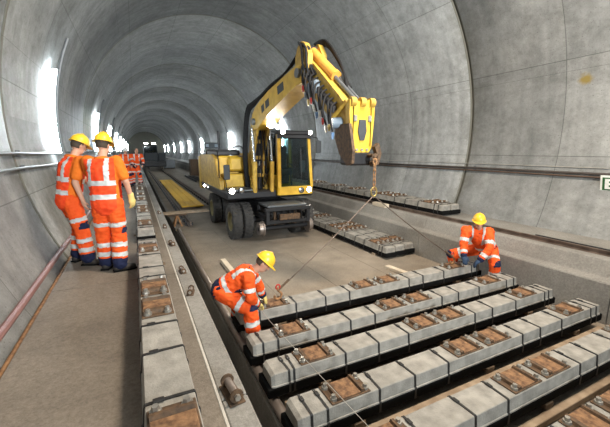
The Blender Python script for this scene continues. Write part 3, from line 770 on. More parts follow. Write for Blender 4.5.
# left pair on the walkway
person(dict(pelvis=(-.86, 5.62, 1.86), neck=(-.755, 5.66, 2.44), shL=(-.83, 5.84, 2.385), shR=(-.66, 5.50, 2.36), elL=(-.70, 5.92, 2.10), wrL=(-.55, 5.80, 1.93), haL=(-.49, 5.72, 1.86),
            elR=(-.74, 5.42, 2.08), wrR=(-.67, 5.36, 1.84), haR=(-.645, 5.34, 1.75), knL=(-.80, 5.78, 1.42), knR=(-.74, 5.52, 1.43), ankL=(-.86, 5.78, .995), ankR=(-.70, 5.50, .995)),
       'standing man in orange shirt and vest nearest the left wall, looking down, arm hanging', (.75, .55, -.42), (.35, .22, .9), sleeves=False, palm=dict(L=(0, -.3, -1), R=(.9, .4, 0)), feetdir=dict(L=(.6, .6, 0), R=(.8, -.3, 0)), seed=1)
person(dict(pelvis=(-.37, 5.10, 1.84), neck=(-.38, 5.14, 2.43), shL=(-.55, 5.22, 2.37), shR=(-.215, 5.08, 2.37), elL=(-.56, 5.42, 2.15), wrL=(-.42, 5.55, 2.0), haL=(-.36, 5.58, 1.93),
            elR=(-.13, 5.06, 2.10), wrR=(-.085, 5.13, 1.87), haR=(-.075, 5.15, 1.78), knL=(-.46, 5.18, 1.42), knR=(-.27, 5.10, 1.42), ankL=(-.46, 5.20, .995), ankR=(-.29, 5.03, .995)),
       'standing man in bright vest seen from behind, with bare arm and yellow glove', (.42, .85, -.3), (.1, .22, .95), sleeves=False, glove=dict(R='glove_yellow'), palm=dict(L=(.5, 0, -.8), R=(-.6, .6, 0)), feetdir=dict(L=(.3, .9, 0), R=(.75, .1, 0)), seed=2)
# bending man at the left sleeper end
person(dict(pelvis=(.90, 4.16, .76), neck=(1.25, 4.0, .99), shL=(1.24, 4.17, .94), shR=(1.13, 3.86, .94), elL=(1.36, 4.18, .72), wrL=(1.42, 4.20, .55), haL=(1.46, 4.20, .48),
            elR=(1.13, 3.80, .735), wrR=(1.25, 3.93, .56), haR=(1.33, 3.99, .50), knL=(1.15, 4.40, .50), knR=(1.14, 3.86, .54), ankL=(1.16, 4.60, .10), ankR=(1.17, 3.79, .10)),
       'man in orange suit and navy collar bending over the left end of the hooked sleeper', (.72, -.30, -.62), (.66, -.12, .72), glove=dict(L='glove_yellow', R='glove_yellow'), palm=dict(L=(0, 0, -1), R=(.3, .2, -1)), feetdir=dict(L=(.9, .2, 0), R=(.95, -.1, 0)), navy_side=True, seed=3)
# crouching man at the right sleeper end
person(dict(pelvis=(5.74, 4.0, .72), neck=(5.44, 3.97, 1.10), shL=(5.56, 3.83, 1.07), shR=(5.29, 4.10, 1.08), elL=(5.46, 3.73, .80), wrL=(5.31, 3.78, .60), haL=(5.23, 3.82, .53),
            elR=(5.20, 4.06, .82), wrR=(5.14, 3.98, .65), haR=(5.10, 3.92, .58), knL=(5.64, 3.72, .48), knR=(5.40, 4.46, .50), ankL=(5.72, 3.76, .10), ankR=(5.66, 4.53, .10)),
       'man in orange suit crouching at the right end of the hooked sleeper, dark blue gloves', (-.74, -.66, -.14), (-.12, -.10, .98), glove=dict(L='glove_navy', R='glove_navy'), palm=dict(L=(-.2, .1, -1), R=(0, -.2, -1)), feetdir=dict(L=(-.5, -.85, 0), R=(-.9, -.1, 0)), seed=4)
# far men standing beside the walkway sleepers
def far_man(x, y, label, helmet, seed, lean):
    person(dict(pelvis=(x-.04, y, 1.82), neck=(x+lean, y-.10, 2.34), shL=(x+lean+.19, y-.08, 2.27), shR=(x+lean-.19, y-.10, 2.27), elL=(x+lean+.26, y-.2, 2.02), wrL=(x+lean+.22, y-.36, 1.86), haL=(x+lean+.2, y-.42, 1.8),
                elR=(x+lean-.24, y-.2, 2.02), wrR=(x+lean-.14, y-.36, 1.86), haR=(x+lean-.10, y-.42, 1.82), knL=(x+.12, y-.10, 1.40), knR=(x-.14, y-.06, 1.40), ankL=(x+.14, y, .995), ankR=(x-.18, y, .995)),
           label, (.3, -.85, -.4), (.05, -.2, 1), helmet=helmet, vox=.018, feetdir=dict(L=(0, -1, 0), R=(0, -1, 0)), seed=seed)
far_man(.02, 17.6, 'bareheaded man in orange suit standing far back by the walkway sleepers', None, 6, .06)
far_man(-.38, 17.2, 'man in orange suit and pale helmet far back by the left wall', 'helmet_white', 7, .02)

# ------------------------------------------------------------------ excavator
EX = empty('road_rail_excavator', (3.6, 10.6, 0)); EO = V(EX.location)
tag(EX, 'yellow road-rail wheeled excavator holding the lifting chain over the sleepers', 'excavator')
def eb(mb, name, mt, parent=None, smooth=False):
    mb.v = [tuple(V(v)-EO) for v in mb.v]; return mb.build(name, mt, parent or EX, smooth)
def child_at(me, name, mt, loc, rot=None, parent=None): return place(name, me, mt, parent or EX, V(loc)-EO, rot)
# tyres
RW_, TW = .52, .27
m = MB(); hw = TW/2
m.lathe([(.27, -hw*.8), (.36, -hw), (.46, -hw), (.50, -hw*.8), (.505, 0), (.50, hw*.8), (.46, hw), (.36, hw), (.27, hw*.8)], (0, 0, 0), (1, 0, 0), 36)
for k in range(26):
    for s in (-1, 1):
        a = 2*PI*(k+.5*(s > 0))/26; Mx = Matrix.Rotation(a, 4, 'X') @ Matrix.Translation((s*.068, 0, .495)) @ Matrix.Rotation(s*.45, 4, 'Z')
        m.box(-.062, .062, -.022, .022, -.012, .026, 0, Mx)
TY = m.mesh('tyre', True); TY.materials.append(MATS['tyre'])
m = MB(); m.lathe([(.0, -.03), (.10, -.03), (.11, -.06), (.13, -.06), (.14, -.02), (.24, -.015), (.255, -.11), (.28, -.12), (.28, .12), (.255, .11), (.24, .03), (0, .03)], (0, 0, 0), (1, 0, 0), 28)
for k in range(8): a = 2*PI*k/8; m.cyl((-.035, .17*math.cos(a), .17*math.sin(a)), (-.015, .17*math.cos(a), .17*math.sin(a)), .014, None, 6)
RI = m.mesh('rim', True); RI.materials.append(MATS['rim'])
for y in (9.42, 12.0):
    for x in (2.40, 2.71, 4.28, 4.58):
        t = child_at(TY, 'tyre', None, (x, y, RW_), (random.uniform(0, 1), 0, 0)); place('rim', RI, None, t, None, (0, 0, PI if x > 3.6 else 0))
    m = MB(); m.cyl((2.35, y, RW_), (4.62, y, RW_), .10, None, 12); m.box(3.35, 3.85, y-.17, y+.17, .36, .70, .03); eb(m, 'axle', 'black_steel')
m = MB(); m.box(3.0, 4.2, 9.1, 12.5, .62, 1.0, .04); m.box(3.2, 4.0, 9.9, 11.6, 1.0, 1.12, .02); eb(m, 'chassis', 'black_steel')
m = MB(); m.box(2.75, 3.02, 9.95, 11.5, .5, .95, .03); eb(m, 'side_box', 'black_steel')
m = MB(); m.cyl((3.6, 10.75, 1.08), (3.6, 10.75, 1.22), .62, None, 28); eb(m, 'slew_ring', 'grey_steel')
# rail gear in front
m = MB(); m.box(2.98, 3.10, 8.35, 9.3, .66, .80, .02); m.box(4.15, 4.27, 8.35, 9.3, .66, .80, .02); m.box(2.95, 4.3, 8.30, 8.42, .90, 1.0, .02); m.box(3.0, 4.25, 8.34, 8.44, .55, .66, .02)
m.box(2.98, 3.08, 8.32, 8.44, .55, 1.0, .01); m.box(4.17, 4.27, 8.32, 8.44, .55, 1.0, .01); eb(m, 'rail_gear_frame', 'black_steel')
m = MB(); m.box(3.05, 4.2, 8.4, 9.2, 1.0, 1.05, .01); eb(m, 'tread_plate', 'grey_steel')
m = MB(); m.cyl((2.82, 8.55, .42), (4.42, 8.55, .42), .06, None, 12); eb(m, 'rail_axle', 'black_steel')
m = MB(); m.lathe([(0, -.07), (.17, -.07), (.18, .02), (.215, .03), (.215, .06), (0, .06)], (0, 0, 0), (1, 0, 0), 24); RWM = m.mesh('rail_wheel', True); RWM.materials.append(MATS['steel_worn'])
child_at(RWM, 'rail_wheel', None, (2.90, 8.55, .42)); child_at(RWM, 'rail_wheel', None, (4.34, 8.55, .42), (0, 0, PI))
for x in (3.3, 3.9):
    m = MB(); m.cyl((x, 8.5, .95), (x, 8.55, .5), .045, None, 10); eb(m, 'lift_cylinder', 'rust_dark', None, True)
for k in range(7):
    x = 3.1+k*.17; m = MB(); m.tube(smooth_path([(x, 8.9, 1.02), (x+.03, 8.4, .96), (x+.05, 8.31, .8), (x-.03+.05*(k % 3), 8.36, .62)], 5), .016, 6); eb(m, 'hose', 'hose', None, True)
m = MB(); m.box(3.35, 3.95, 8.28, 8.34, .66, .82, .01); eb(m, 'coupling_plate', 'rust_dark')
# upper deck
m = MB(); m.box(2.12, 3.55, 9.0, 12.9, 1.18, 1.40, .04); m.box(3.0, 4.85, 9.25, 12.9, 1.14, 1.32, .04); eb(m, 'upper_deck', 'black_steel')
m = MB(); m.prism([(9.7, 1.40), (12.9, 1.40), (12.9, 2.36), (10.9, 2.38), (10.35, 2.25), (10.1, 1.75), (9.75, 1.68)], 'x', 2.12, 2.22); eb(m, 'side_panel', 'yellow_worn')
m = MB(); m.box(2.24, 2.95, 10.45, 12.85, 1.40, 2.34, .05); eb(m, 'engine_housing', 'yellow_paint')
m = MB(); m.box(2.30, 2.90, 9.95, 10.43, 1.42, 1.82, .03); eb(m, 'tool_box', 'yellow_paint')
m = MB(); m.box(2.50, 2.94, 10.05, 10.44, 1.90, 2.30, .05); eb(m, 'fuel_tank', 'yellow_paint')
m = MB(); m.box(2.24, 2.94, 10.5, 12.8, 2.35, 2.50, .03)
eb(m, 'hood', 'black_steel')
for k in range(9): m = MB(); m.box(2.3, 2.88, 10.65+k*.22, 10.75+k*.22, 2.50, 2.53, .005); eb(m, 'grille_slat', 'black_steel')
m = MB(); m.box(2.2, 2.5, 9.05, 9.6, 1.40, 1.46, .01); m.box(2.55, 3.0, 9.05, 9.9, 1.40, 1.44, .01); eb(m, 'step_plate', 'grey_steel')
m = MB(); m.prism([(2.1, 12.9), (4.85, 12.9), (4.85, 13.2), (4.4, 13.5), (2.6, 13.5), (2.1, 13.2)], 'z', 1.15, 2.3); eb(m, 'counterweight', 'yellow_paint')
m = MB(); m.box(3.45, 4.8, 10.9, 12.88, 1.32, 2.4, .06); eb(m, 'rear_housing', 'yellow_worn')
m = MB(); m.cyl((2.6, 11.9, 2.5), (2.6, 11.9, 3.15), .035, None, 10); eb(m, 'exhaust', 'black_steel', None, True)
m = MB(); m.tube(smooth_path([(2.16, 10.0, 1.42), (2.14, 9.95, 2.2), (2.16, 10.3, 2.5), (2.16, 11.6, 2.52), (2.18, 11.9, 2.35)], 5), .018, 8); eb(m, 'handrail', 'black_steel', None, True)
m = MB(); m.tube(smooth_path([(2.98, 10.1, 1.42), (2.97, 10.05, 2.3), (2.97, 10.5, 2.62), (2.97, 11.5, 2.6)], 5), .018, 8); eb(m, 'handrail', 'black_steel', None, True)
# mirror
m = MB(); m.tube([(2.2, 9.3, 1.44), (2.14, 9.22, 1.9), (2.18, 9.2, 2.05)], .014, 6); ma = eb(m, 'mirror_arm', 'black_steel'); m = MB(); m.box(2.10, 2.27, 9.14, 9.19, 1.72, 2.12, .02); eb(m, 'mirror', 'interior', ma)
# cab
def cab_pt(x, y, z): return V(x, y, z)
CX0, CX1, CY0, CY1, CZ0, CZ1 = 3.58, 4.70, 8.98, 10.6, 1.30, 3.06
m = MB(); m.prism([(CX0, CY0+.03), (CX0+.05, CY0-.02), (CX1-.05, CY0-.02), (CX1, CY0+.03), (CX1, CY1), (CX0, CY1)], 'z', CZ0-.06, CZ0+.18); eb(m, 'cab_floor', 'yellow_paint')
def pillar(p0, p1, w, d, nm='cab_pillar', mt='yellow_paint'):
    p0, p1 = V(p0), V(p1); m = MB(); vs = []
    for p in (p0, p1):
        for sx, sy in ((-1,-1),(1,-1),(1,1),(-1,1)): vs.append(p+V(sx*w/2, sy*d/2, 0))
    m.add(vs, [(0,1,2,3),(7,6,5,4)]+[(i, (i+1) % 4, 4+(i+1) % 4, 4+i) for i in range(4)]); return eb(m, nm, mt)
TX0, TX1, TY0 = CX0+.06, CX1-.06, CY0+.16
pillar((CX0+.05, CY0+.04, CZ0+.15), (TX0+.03, TY0, CZ1-.1), .10, .11); pillar((CX1-.04, CY0+.04, CZ0+.15), (TX1-.03, TY0, CZ1-.1), .085, .10)
pillar((CX0+.04, CY1-.05, CZ0+.15), (TX0, CY1-.05, CZ1-.1), .08, .10); pillar((CX1-.04, CY1-.05, CZ0+.15), (TX1, CY1-.05, CZ1-.1), .08, .10); pillar((CX0+.03, 9.75, CZ0+.15), (TX0, 9.8, CZ1-.1), .06, .07)
m = MB(); m.box(TX0-.04, TX1+.04, TY0-.10, CY1+.02, CZ1-.13, CZ1, .035); rf = eb(m, 'cab_roof', 'black_steel')
m = MB(); m.box(TX0-.03, TX1+.03, TY0-.12, TY0-.06, CZ1-.22, CZ1-.12, .01); eb(m, 'roof_visor', 'black_steel')
def pane(nm, pts, mt='cab_glass'):
    pts = [V(p) for p in pts]; n = (pts[1]-pts[0]).cross(pts[2]-pts[0]).normalized()*.006; m = MB(); m.add([p-n for p in pts]+[p+n for p in pts], [(0,1,2,3),(7,6,5,4)]+[(i, (i+1) % 4, 4+(i+1) % 4, 4+i) for i in range(4)]); return eb(m, nm, mt)
pane('windscreen', [(CX0+.09, CY0+.02, CZ0+.18), (CX1-.08, CY0+.02, CZ0+.18), (TX1-.05, TY0-.03, CZ1-.16), (TX0+.06, TY0-.03, CZ1-.16)])
pane('side_window', [(CX0+.02, CY0+.10, CZ0+.5), (CX0+.02, 9.72, CZ0+.5), (TX0-.01, 9.76, CZ1-.14), (TX0-.01, TY0+.05, CZ1-.14)])
pane('side_window', [(CX0+.02, 9.79, CZ0+.5), (CX0+.02, CY1-.1, CZ0+.5), (TX0-.01, CY1-.1, CZ1-.14), (TX0-.01, 9.84, CZ1-.14)])
pane('side_window', [(CX1-.02, CY0+.10, CZ0+.3), (CX1-.02, CY1-.1, CZ0+.3), (TX1+.01, CY1-.1, CZ1-.14), (TX1+.01, TY0+.05, CZ1-.14)])
pane('rear_window', [(CX0+.09, CY1-.04, CZ0+.6), (CX1-.09, CY1-.04, CZ0+.6), (TX1-.05, CY1-.04, CZ1-.16), (TX0+.05, CY1-.04, CZ1-.16)])
m = MB(); m.box(CX0, CX0+.04, CY0+.06, CY1, CZ0+.12, CZ0+.5, .01); eb(m, 'cab_side', 'yellow_paint')
m = MB(); m.box(CX0+.08, CX1-.08, CY1-.06, CY1-.02, CZ0+.1, CZ0+.62, .01); eb(m, 'cab_back', 'interior')
m = MB(); m.box(3.92, 4.40, 9.75, 10.25, 1.75, 1.90, .04); st = eb(m, 'driver_seat', 'interior'); m = MB(); m.box(3.92, 4.40, 10.2, 10.34, 1.88, 2.65, .05); eb(m, 'seat_back', 'interior', st); m = MB(); m.box(4.0, 4.3, 9.85, 10.2, 1.45, 1.76, .02); eb(m, 'seat_base', 'interior', st)
m = MB(); m.tube([(4.15, 9.3, 1.45), (4.15, 9.42, 2.0)], .03, 8); m.lathe([(.16, -.012), (.172, 0), (.16, .012), (.148, 0), (.16, -.012)], (4.15, 9.42, 2.03), (0, .45, -.9), 20); eb(m, 'steering_column', 'interior', None, True)
m = MB(); m.box(4.42, 4.58, 9.25, 9.35, 1.85, 2.2, .02); eb(m, 'display', 'interior')
m = MB(); m.tube([(4.3, CY0+.005, 2.55), (4.32, CY0+.0, 1.7)], .012, 6); eb(m, 'wiper', 'black_steel')
m = MB(); m.tube([(4.72, 9.12, 2.9), (4.86, 9.0, 2.86), (4.88, 8.98, 2.7)], .014, 6); ma = eb(m, 'mirror_arm', 'black_steel'); m = MB(); m.box(4.80, 4.97, 8.95, 9.0, 2.42, 2.78, .02); eb(m, 'mirror', 'interior', ma)
m = MB(); m.tube([(4.73, 9.2, 1.6), (4.79, 9.15, 1.65), (4.79, 9.15, 2.2), (4.73, 9.2, 2.25)], .014, 6); eb(m, 'grab_handle', 'black_steel')
# lights
def lamp(x, y, z, r, mt, d=(0, -1, 0), power=0, parent=None, spot=None):
    d = V(d).normalized(); c = V(x, y, z); m = MB(); m.lathe([(0, -.09), (r*.7, -.08), (r*1.12, 0), (r*1.12, .02), (r, .02), (r*.98, .0), (0, 0)], c, d, 18); h = eb(m, 'lamp_housing', 'black_steel', parent, True)
    m = MB(); m.lathe([(0, .016), (r*.6, .014), (r*.98, .004)], c, d, 18); eb(m, 'lamp_lens', mt, h, True)
    if power:
        L = bpy.data.lights.new('lamp_beam', 'SPOT'); L.energy = power; L.spot_size = math.radians(110); L.spot_blend = .8; L.color = (1, .93, .82); L.shadow_soft_size = r*.6
        o = bpy.data.objects.new('lamp_beam', L); COL.objects.link(o); o.location = c+d*.05; o.rotation_euler = d.to_track_quat('-Z', 'Y').to_euler()
lamp(2.26, 8.97, 1.43, .075, 'head_lamp', (-.05, -1, -.15), 60); lamp(2.52, 8.97, 1.44, .075, 'chrome', (-.1, -1, 0))
lamp(4.30, 8.94, 1.36, .075, 'chrome', (-.1, -1, 0)); lamp(4.55, 8.94, 1.37, .075, 'head_lamp', (-.05, -1, -.15), 60)
lamp(2.16, 11.6, 1.30, .05, 'head_lamp', (-.35, -1, -.1)); lamp(2.12, 12.2, 1.30, .05, 'head_lamp', (-.35, -1, -.1))
lamp(TX0+.12, TY0-.14, CZ1-.05, .06, 'head_lamp', (-.1, -1, -.25), 40); lamp(TX1-.02, TY0-.14, CZ1-.05, .06, 'head_lamp', (-.1, -1, -.25), 40)
lamp(3.28, 8.62, 3.22, .14, 'work_lamp', (-.3, -1, -.25), 420); lamp(3.52, 8.80, 3.12, .05, 'work_lamp', (-.3, -1, -.25))
# boom: lower piece (near vertical), upper piece, stick in the plane x = 3.2
BX0, BX1 = 2.98, 3.40
for x in (BX0+.04, BX1-.08):
    m = MB(); m.prism([(9.45, 1.25), (9.95, 1.25), (9.85, 2.4), (9.55, 3.40), (9.1, 3.45), (9.0, 3.1), (9.5, 2.2)], 'x', x, x+.05); eb(m, 'lower_boom', 'yellow_worn')
m = MB(); m.box(BX0+.10, BX1-.10, 9.5, 9.8, 1.3, 3.2, .03); eb(m, 'boom_core', 'black_steel')
for x in (BX0-.02, BX1-.06):
    m = MB(); m.prism([(9.2, 1.2), (10.3, 1.2), (10.1, 1.75), (9.5, 1.75)], 'x', x, x+.07); eb(m, 'boom_foot', 'yellow_worn')
for x in (BX0-.06, BX1+.02):
    m = MB(); m.cyl((x, 9.05, 1.35), (x, 9.0, 2.2), .065, None, 14); b_ = eb(m, 'boom_cylinder', 'yellow_worn', None, True); m = MB(); m.cyl((x, 9.0, 2.2), (x, 9.15, 3.1), .035, None, 12); eb(m, 'cylinder_rod', 'chrome', b_, True)
m = MB(); m.prism([(9.36, 3.20), (9.31, 3.46), (9.05, 3.62), (8.46, 3.79), (8.02, 3.90), (7.04, 4.05), (6.45, 4.14), (6.22, 4.10), (6.14, 3.92), (6.25, 3.80), (6.73, 3.70), (7.4, 3.53), (8.27, 3.30), (8.85, 3.08), (9.2, 3.04)], 'x', BX0, BX1); ub = eb(m, 'upper_boom', 'yellow_paint')
for y0, y1, z in ((7.95, 8.2, 3.56), (8.3, 8.5, 3.48), (7.05, 7.4, 3.78)):      # dark lettering blocks on the boom side
    m = MB(); m.prism([(y0, z), (y1, z-.06), (y1+.04, z+.12), (y0+.04, z+.18)], 'x', BX0-.004, BX0-.001); eb(m, 'decal', 'interior', ub)
for y, z in ((9.12, 3.26), (6.30, 3.97)):
    m = MB(); m.cyl((BX0-.06, y, z), (BX1+.06, y, z), .09, None, 16); eb(m, 'pivot_pin', 'grey_steel', None, True)
# knee and stick
KP = [(6.5, 3.98), (6.48, 4.30), (6.38, 4.46), (6.22, 4.53), (6.08, 4.47), (5.92, 4.25), (5.95, 4.0), (6.12, 3.78), (6.38, 3.76)]
for x in (BX0+.01, BX1-.11):
    m = MB(); m.prism(KP, 'x', x, x+.10); eb(m, 'knee_plate', 'yellow_worn')
m = MB(); m.box(BX0+.02, BX1-.02, 6.12, 6.30, 4.34, 4.46, .03); eb(m, 'valve_block', 'black_steel')
m = MB(); m.prism([(6.3, 4.12), (6.06, 4.19), (5.8, 4.0), (5.0, 3.40), (4.70, 3.14), (4.70, 2.98), (4.86, 2.86), (5.22, 3.02), (5.85, 3.46), (6.25, 3.80)], 'x', BX0+.11, BX1-.11); eb(m, 'stick', 'yellow_worn')
m = MB(); m.box(BX0+.02, BX0+.12, 5.05, 6.0, 3.42, 3.55, .02); m.v = [(x, y, z+(y-5.5)*.72) for x, y, z in m.v]; eb(m, 'hose_guard', 'black_steel')
m = MB(); m.cyl((3.22, 6.20, 4.37), (3.26, 5.42, 3.80), .088, None, 18); sc = eb(m, 'stick_cylinder', 'orange_cyl', None, True)
m = MB(); m.cyl((3.26, 5.44, 3.815), (3.262, 5.36, 3.76), .10, None, 18); eb(m, 'cylinder_head', 'orange_cyl', sc, True)
m = MB(); m.cyl((3.24, 5.4, 3.78), (3.27, 4.72, 3.26), .036, None, 14); m.cyl((3.33, 5.4, 3.78), (3.35, 4.72, 3.26), .026, None, 12); eb(m, 'cylinder_rod', 'grey_steel', sc, True)
# hoses
def hose(pts, r=.022, mt='hose'): m = MB(); m.tube(smooth_path(pts, 6), r, 7); eb(m, 'hose', mt, None, True)
for k in range(8):
    x = BX0-.05-.022*(k % 4); d = .05*k
    hose([(x+.03, 9.55+d*.5, 1.25), (x-.03, 9.62+d*.4, 2.2), (x, 9.58+d*.4, 3.1), (x+.02, 9.40+d*.2, 3.54+.015*k), (x+.06, 9.0, 3.70+.01*k), (x+.06+.03*k, 8.0, 3.98+.01*k), (x+.08+.04*k, 7.1, 4.12+.012*k), (x+.08+.05*k, 6.45, 4.34)], .018+.004*(k % 3))
for k in range(6):
    x = BX0-.01+.03*k; q = random.Random(k); a = q.uniform(-.08, .08); hose([(x+.2, 6.40, 4.32), (x, 6.28, 4.50+a*.3), (x-.03, 6.05+a, 4.36), (x-.02, 6.02+a, 4.1), (x, 5.98-.05*k, 3.86)], .02+.004*(k % 2))
for k in range(5):
    x = BX1-.04+.02*k; hose([(x-.1, 6.2, 4.50), (x+.0, 5.95, 4.52-.03*k), (x+.02, 5.55, 4.16-.04*k), (x, 5.3, 3.86-.04*k), (x-.05, 5.1, 3.55)], .022)
for k in range(6):
    x = BX0+.08+.055*k; q = random.Random(90+k); hose([(x, 9.35, 1.3+.04*k), (x+q.uniform(-.05, .05), 9.15+q.uniform(-.08, .08), 1.9), (x+q.uniform(-.05, .05), 9.1+q.uniform(-.1, .05), 2.5), (x, 9.15, 3.05)], .014)
for z in (1.75, 2.25, 2.7):
    m = MB(); m.box(BX0+.02, BX1-.02, 9.36, 9.48, z, z+.10, .01); eb(m, 'boom_brace', 'yellow_worn')
for k in range(4):
    m = MB(); p = V(BX0+.09+.08*k, 9.30, 2.02+.06*(k % 2)); m.cyl(p, p+V(0, 0, .12), .03, None, 8); eb(m, 'hose_coupling', ['brass', 'bolt_steel', 'rust', 'bolt_steel'][k], None, True)
for k in range(11):
    y = 6.05-.11*k; z = 3.86-.085*k; hose([(BX0+.12, y+.12, z+.28), (BX0-.02, y+.06, z+.20), (BX0-.05-.02*(k % 3), y, z-.02), (BX0-.04, y-.02, z-.16-.05*(k % 3))], .018)
    cm = ['red_plastic', 'grey_blue', 'brass', 'red_plastic', 'bolt_steel', 'blue_plastic', 'bolt_steel', 'red_plastic', 'bolt_steel', 'brass', 'blue_plastic'][k]
    m = MB(); p = V(BX0-.04, y-.02, z-.17-.05*(k % 3)); m.cyl(p, p-V(0, 0, .07), .028, .025, 10); m.cyl(p-V(0, 0, .07), p-V(0, 0, .11), .018, None, 8); eb(m, 'hose_coupling', cm, None, True)
m = MB(); m.box(BX0-.02, BX0+.1, 5.6, 5.95, 3.52, 3.74, .03); eb(m, 'valve_block', 'grey_blue')
# tilt head / coupler
HY = 4.62
m = MB(); m.prism([(3.06, 3.28), (3.06, 3.06), (3.10, 2.55), (3.18, 2.46), (3.44, 2.46), (3.50, 2.55), (3.54, 3.06), (3.54, 3.28), (3.46, 3.32), (3.38, 3.26), (3.22, 3.26), (3.14, 3.32)], 'y', HY, HY+.12); cp = eb(m, 'coupler_plate', 'yellow_paint')
m = MB(); m.box(3.10, 3.16, HY, HY+.42, 2.55, 3.30, .02); m.box(3.44, 3.50, HY, HY+.42, 2.55, 3.30, .02); eb(m, 'side_cheek', 'yellow_paint')
for x in (3.12, 3.30, 3.48):
    m = MB(); m.cyl((x-.045, HY+.02, 3.25), (x+.045, HY+.02, 3.25), .075, None, 14); eb(m, 'pin_boss', 'yellow_worn', None, True)
m = MB(); m.prism([(3.24, 2.98), (3.36, 2.98), (3.38, 2.80), (3.34, 2.66), (3.26, 2.66), (3.22, 2.80)], 'y', HY-.02, HY+.02); eb(m, 'slot_cover', 'interior', cp)
for x in (3.16, 3.44):
    m = MB(); m.box(x-.03, x+.03, HY-.03, HY+.01, 2.95, 3.05, .01); eb(m, 'latch', 'bolt_steel', cp)
for x in (3.2, 3.3, 3.4):
    m = MB(); m.cyl((x, HY-.025, 2.51), (x, HY+.01, 2.51), .022, None, 8); eb(m, 'bolt', 'bolt_steel', cp)
m = MB(); m.cyl((2.98, 5.0, 2.94), (3.14, 4.92, 2.96), .09, None, 14); eb(m, 'tilt_motor', 'grey_blue', None, True)
m = MB(); m.tube([(3.06, 5.12, 3.05), (3.08, 4.72, 3.28)], .04, 8); eb(m, 'link_arm', 'yellow_worn')
m = MB(); m.prism([(5.02, 2.92), (4.62, 2.92), (4.50, 2.50), (4.52, 2.30), (4.66, 2.26), (4.90, 2.45), (5.04, 2.70)], 'x', 3.05, 3.10); eb(m, 'side_shield', 'rust_dark')
m = MB(); m.box(3.10, 3.50, HY-.02, HY+.34, 2.26, 2.48, .03); eb(m, 'quick_hitch', 'black_steel')
m = MB(); m.prism([(3.48, 2.56), (3.56, 2.62), (3.62, 2.45), (3.57, 2.28), (3.46, 2.24), (3.44, 2.31), (3.52, 2.37), (3.52, 2.47)], 'y', HY-.12, HY-.03); eb(m, 'claw', 'rust_dark')
m = MB(); m.cyl((3.42, HY-.22, 2.42), (3.42, HY+.02, 2.42), .03, None, 10); m.tube([(3.42+.055*math.cos(a), HY-.21, 2.385+.055*math.sin(a)) for a in np.linspace(0, 2*PI, 13)[:-1]], .015, 6, closed=True); eb(m, 'lifting_eye', 'rust_dark')

# ------------------------------------------------------------------ chain and slings
HX, HYc = 3.42, 4.41
ch = empty('lifting_chain', (HX, HYc, 1.8)); tag(ch, 'rusty lifting chain hanging from the excavator arm down to a ring', 'chain')
m = MB(); pts = []
for k in range(14):
    a = 2*PI*k/14; pts.append((.022*math.cos(a), 0, (.028 if math.sin(a) > 0 else -.028)+.022*math.sin(a)))
m.tube(pts, .0085, 6, closed=True); LK = m.mesh('link', True); LK.materials.append(MATS['rust'])
z = .12; k = 0
while z < .52: place('link', LK, None, ch, (0, 0, z), (0, 0, (PI/2)*(k % 2)+.3)); z += .078; k += 1
m = MB(); m.tube([(.055*math.cos(a), 0, .045+.075*math.sin(a)) for a in np.linspace(0, 2*PI, 17)[:-1]], .014, 8, closed=True); m.build('master_ring', 'brass', ch, True)
m = MB(); m.tube([(.035*math.cos(a), 0, .53+.045*math.sin(a)) for a in np.linspace(0, 2*PI, 15)[:-1]], .014, 8, closed=True); m.build('shackle', 'rust', ch, True)
def sling(end, label):
    a = V(HX, HYc, 1.78); e = V(end); root = empty('wire_sling', e); d = (a-e); m = MB(); n = 14; top = e+V(0, 0, .10)
    pts = [top+(a-top)*(i/n)-V(0, 0, .03*math.sin(PI*i/n))-e for i in range(n+1)]; m.tube(pts, .0085, 6); m.build('wire_rope', 'steel_rail', root, True)
    u = (a-top).normalized(); m = MB(); m.tube([top-e+u*.0, top-e+u*.22], .017, 8); m.build('ferrule', 'rust_dark', root, True)
    m = MB(); m.tube(smooth_path([(0, 0, .14), (.0, 0, .10), (.05, 0, .05), (.045, 0, .0), (0, 0, -.03), (-.05, 0, 0), (-.05, 0, .03)], 5), [.016]*31, 8); m.build('hook', 'rust', root, True)
    m = MB(); m.tube([(.03*math.cos(t), 0, .15+.035*math.sin(t)) for t in np.linspace(0, 2*PI, 13)[:-1]], .012, 6, closed=True); m.build('eye_ring', 'red_plastic', root, True)
    return tag(root, label, 'sling', 'sling legs of the lifting chain')
sling((1.66, 4.22, .46), 'wire sling leg running down to the left end of the hooked sleeper')
sling((5.14, 4.22, .46), 'wire sling leg running down to the right end of the hooked sleeper')
m = MB(); m.tube(smooth_path([(1.30, 3.98, .50), (1.30, 3.6, .48), (1.34, 2.9, .47), (1.38, 2.3, .46), (1.42, 1.6, .46), (1.45, .9, .46)], 6), .003, 5); tag(m.build('pull_rope', 'cable_white', None, True), 'thin pale rope from the bending man over the near sleepers', 'rope')

# ------------------------------------------------------------------ far vehicle and clutter
LV = empty('track_vehicle', (2.22, 45, .16)); tag(LV, 'dark works vehicle with roof lights far down the tunnel', 'vehicle')
def lv(nm, mt, *a, **k): m = MB(); m.box(*a, .05); return m.build(nm, mt, LV)
lv('chassis', 'black_steel', -1.2, 1.2, 0, 6, .4, 1.1); lv('body', 'interior', -1.2, 1.2, .6, 5, 1.1, 2.0); lv('cab_body', 'interior', -1.2, .3, .2, 2.6, 1.1, 3.0); lv('roof', 'black_steel', -1.25, .35, .1, 2.7, 3.0, 3.1); lv('windscreen', 'cab_glass', -1.1, .2, .16, .2, 2.1, 2.85)
lv('grille', 'interior', .4, 1.15, -.05, .6, 1.1, 2.1); lv('bumper', 'black_steel', -1.2, 1.2, -.15, 0, .45, .75)
for x in (-.9, -.1): m = MB(); m.box(x-.2, x+.2, .02, .1, 3.12, 3.24, .01); m.build('roof_light', 'head_lamp', LV)
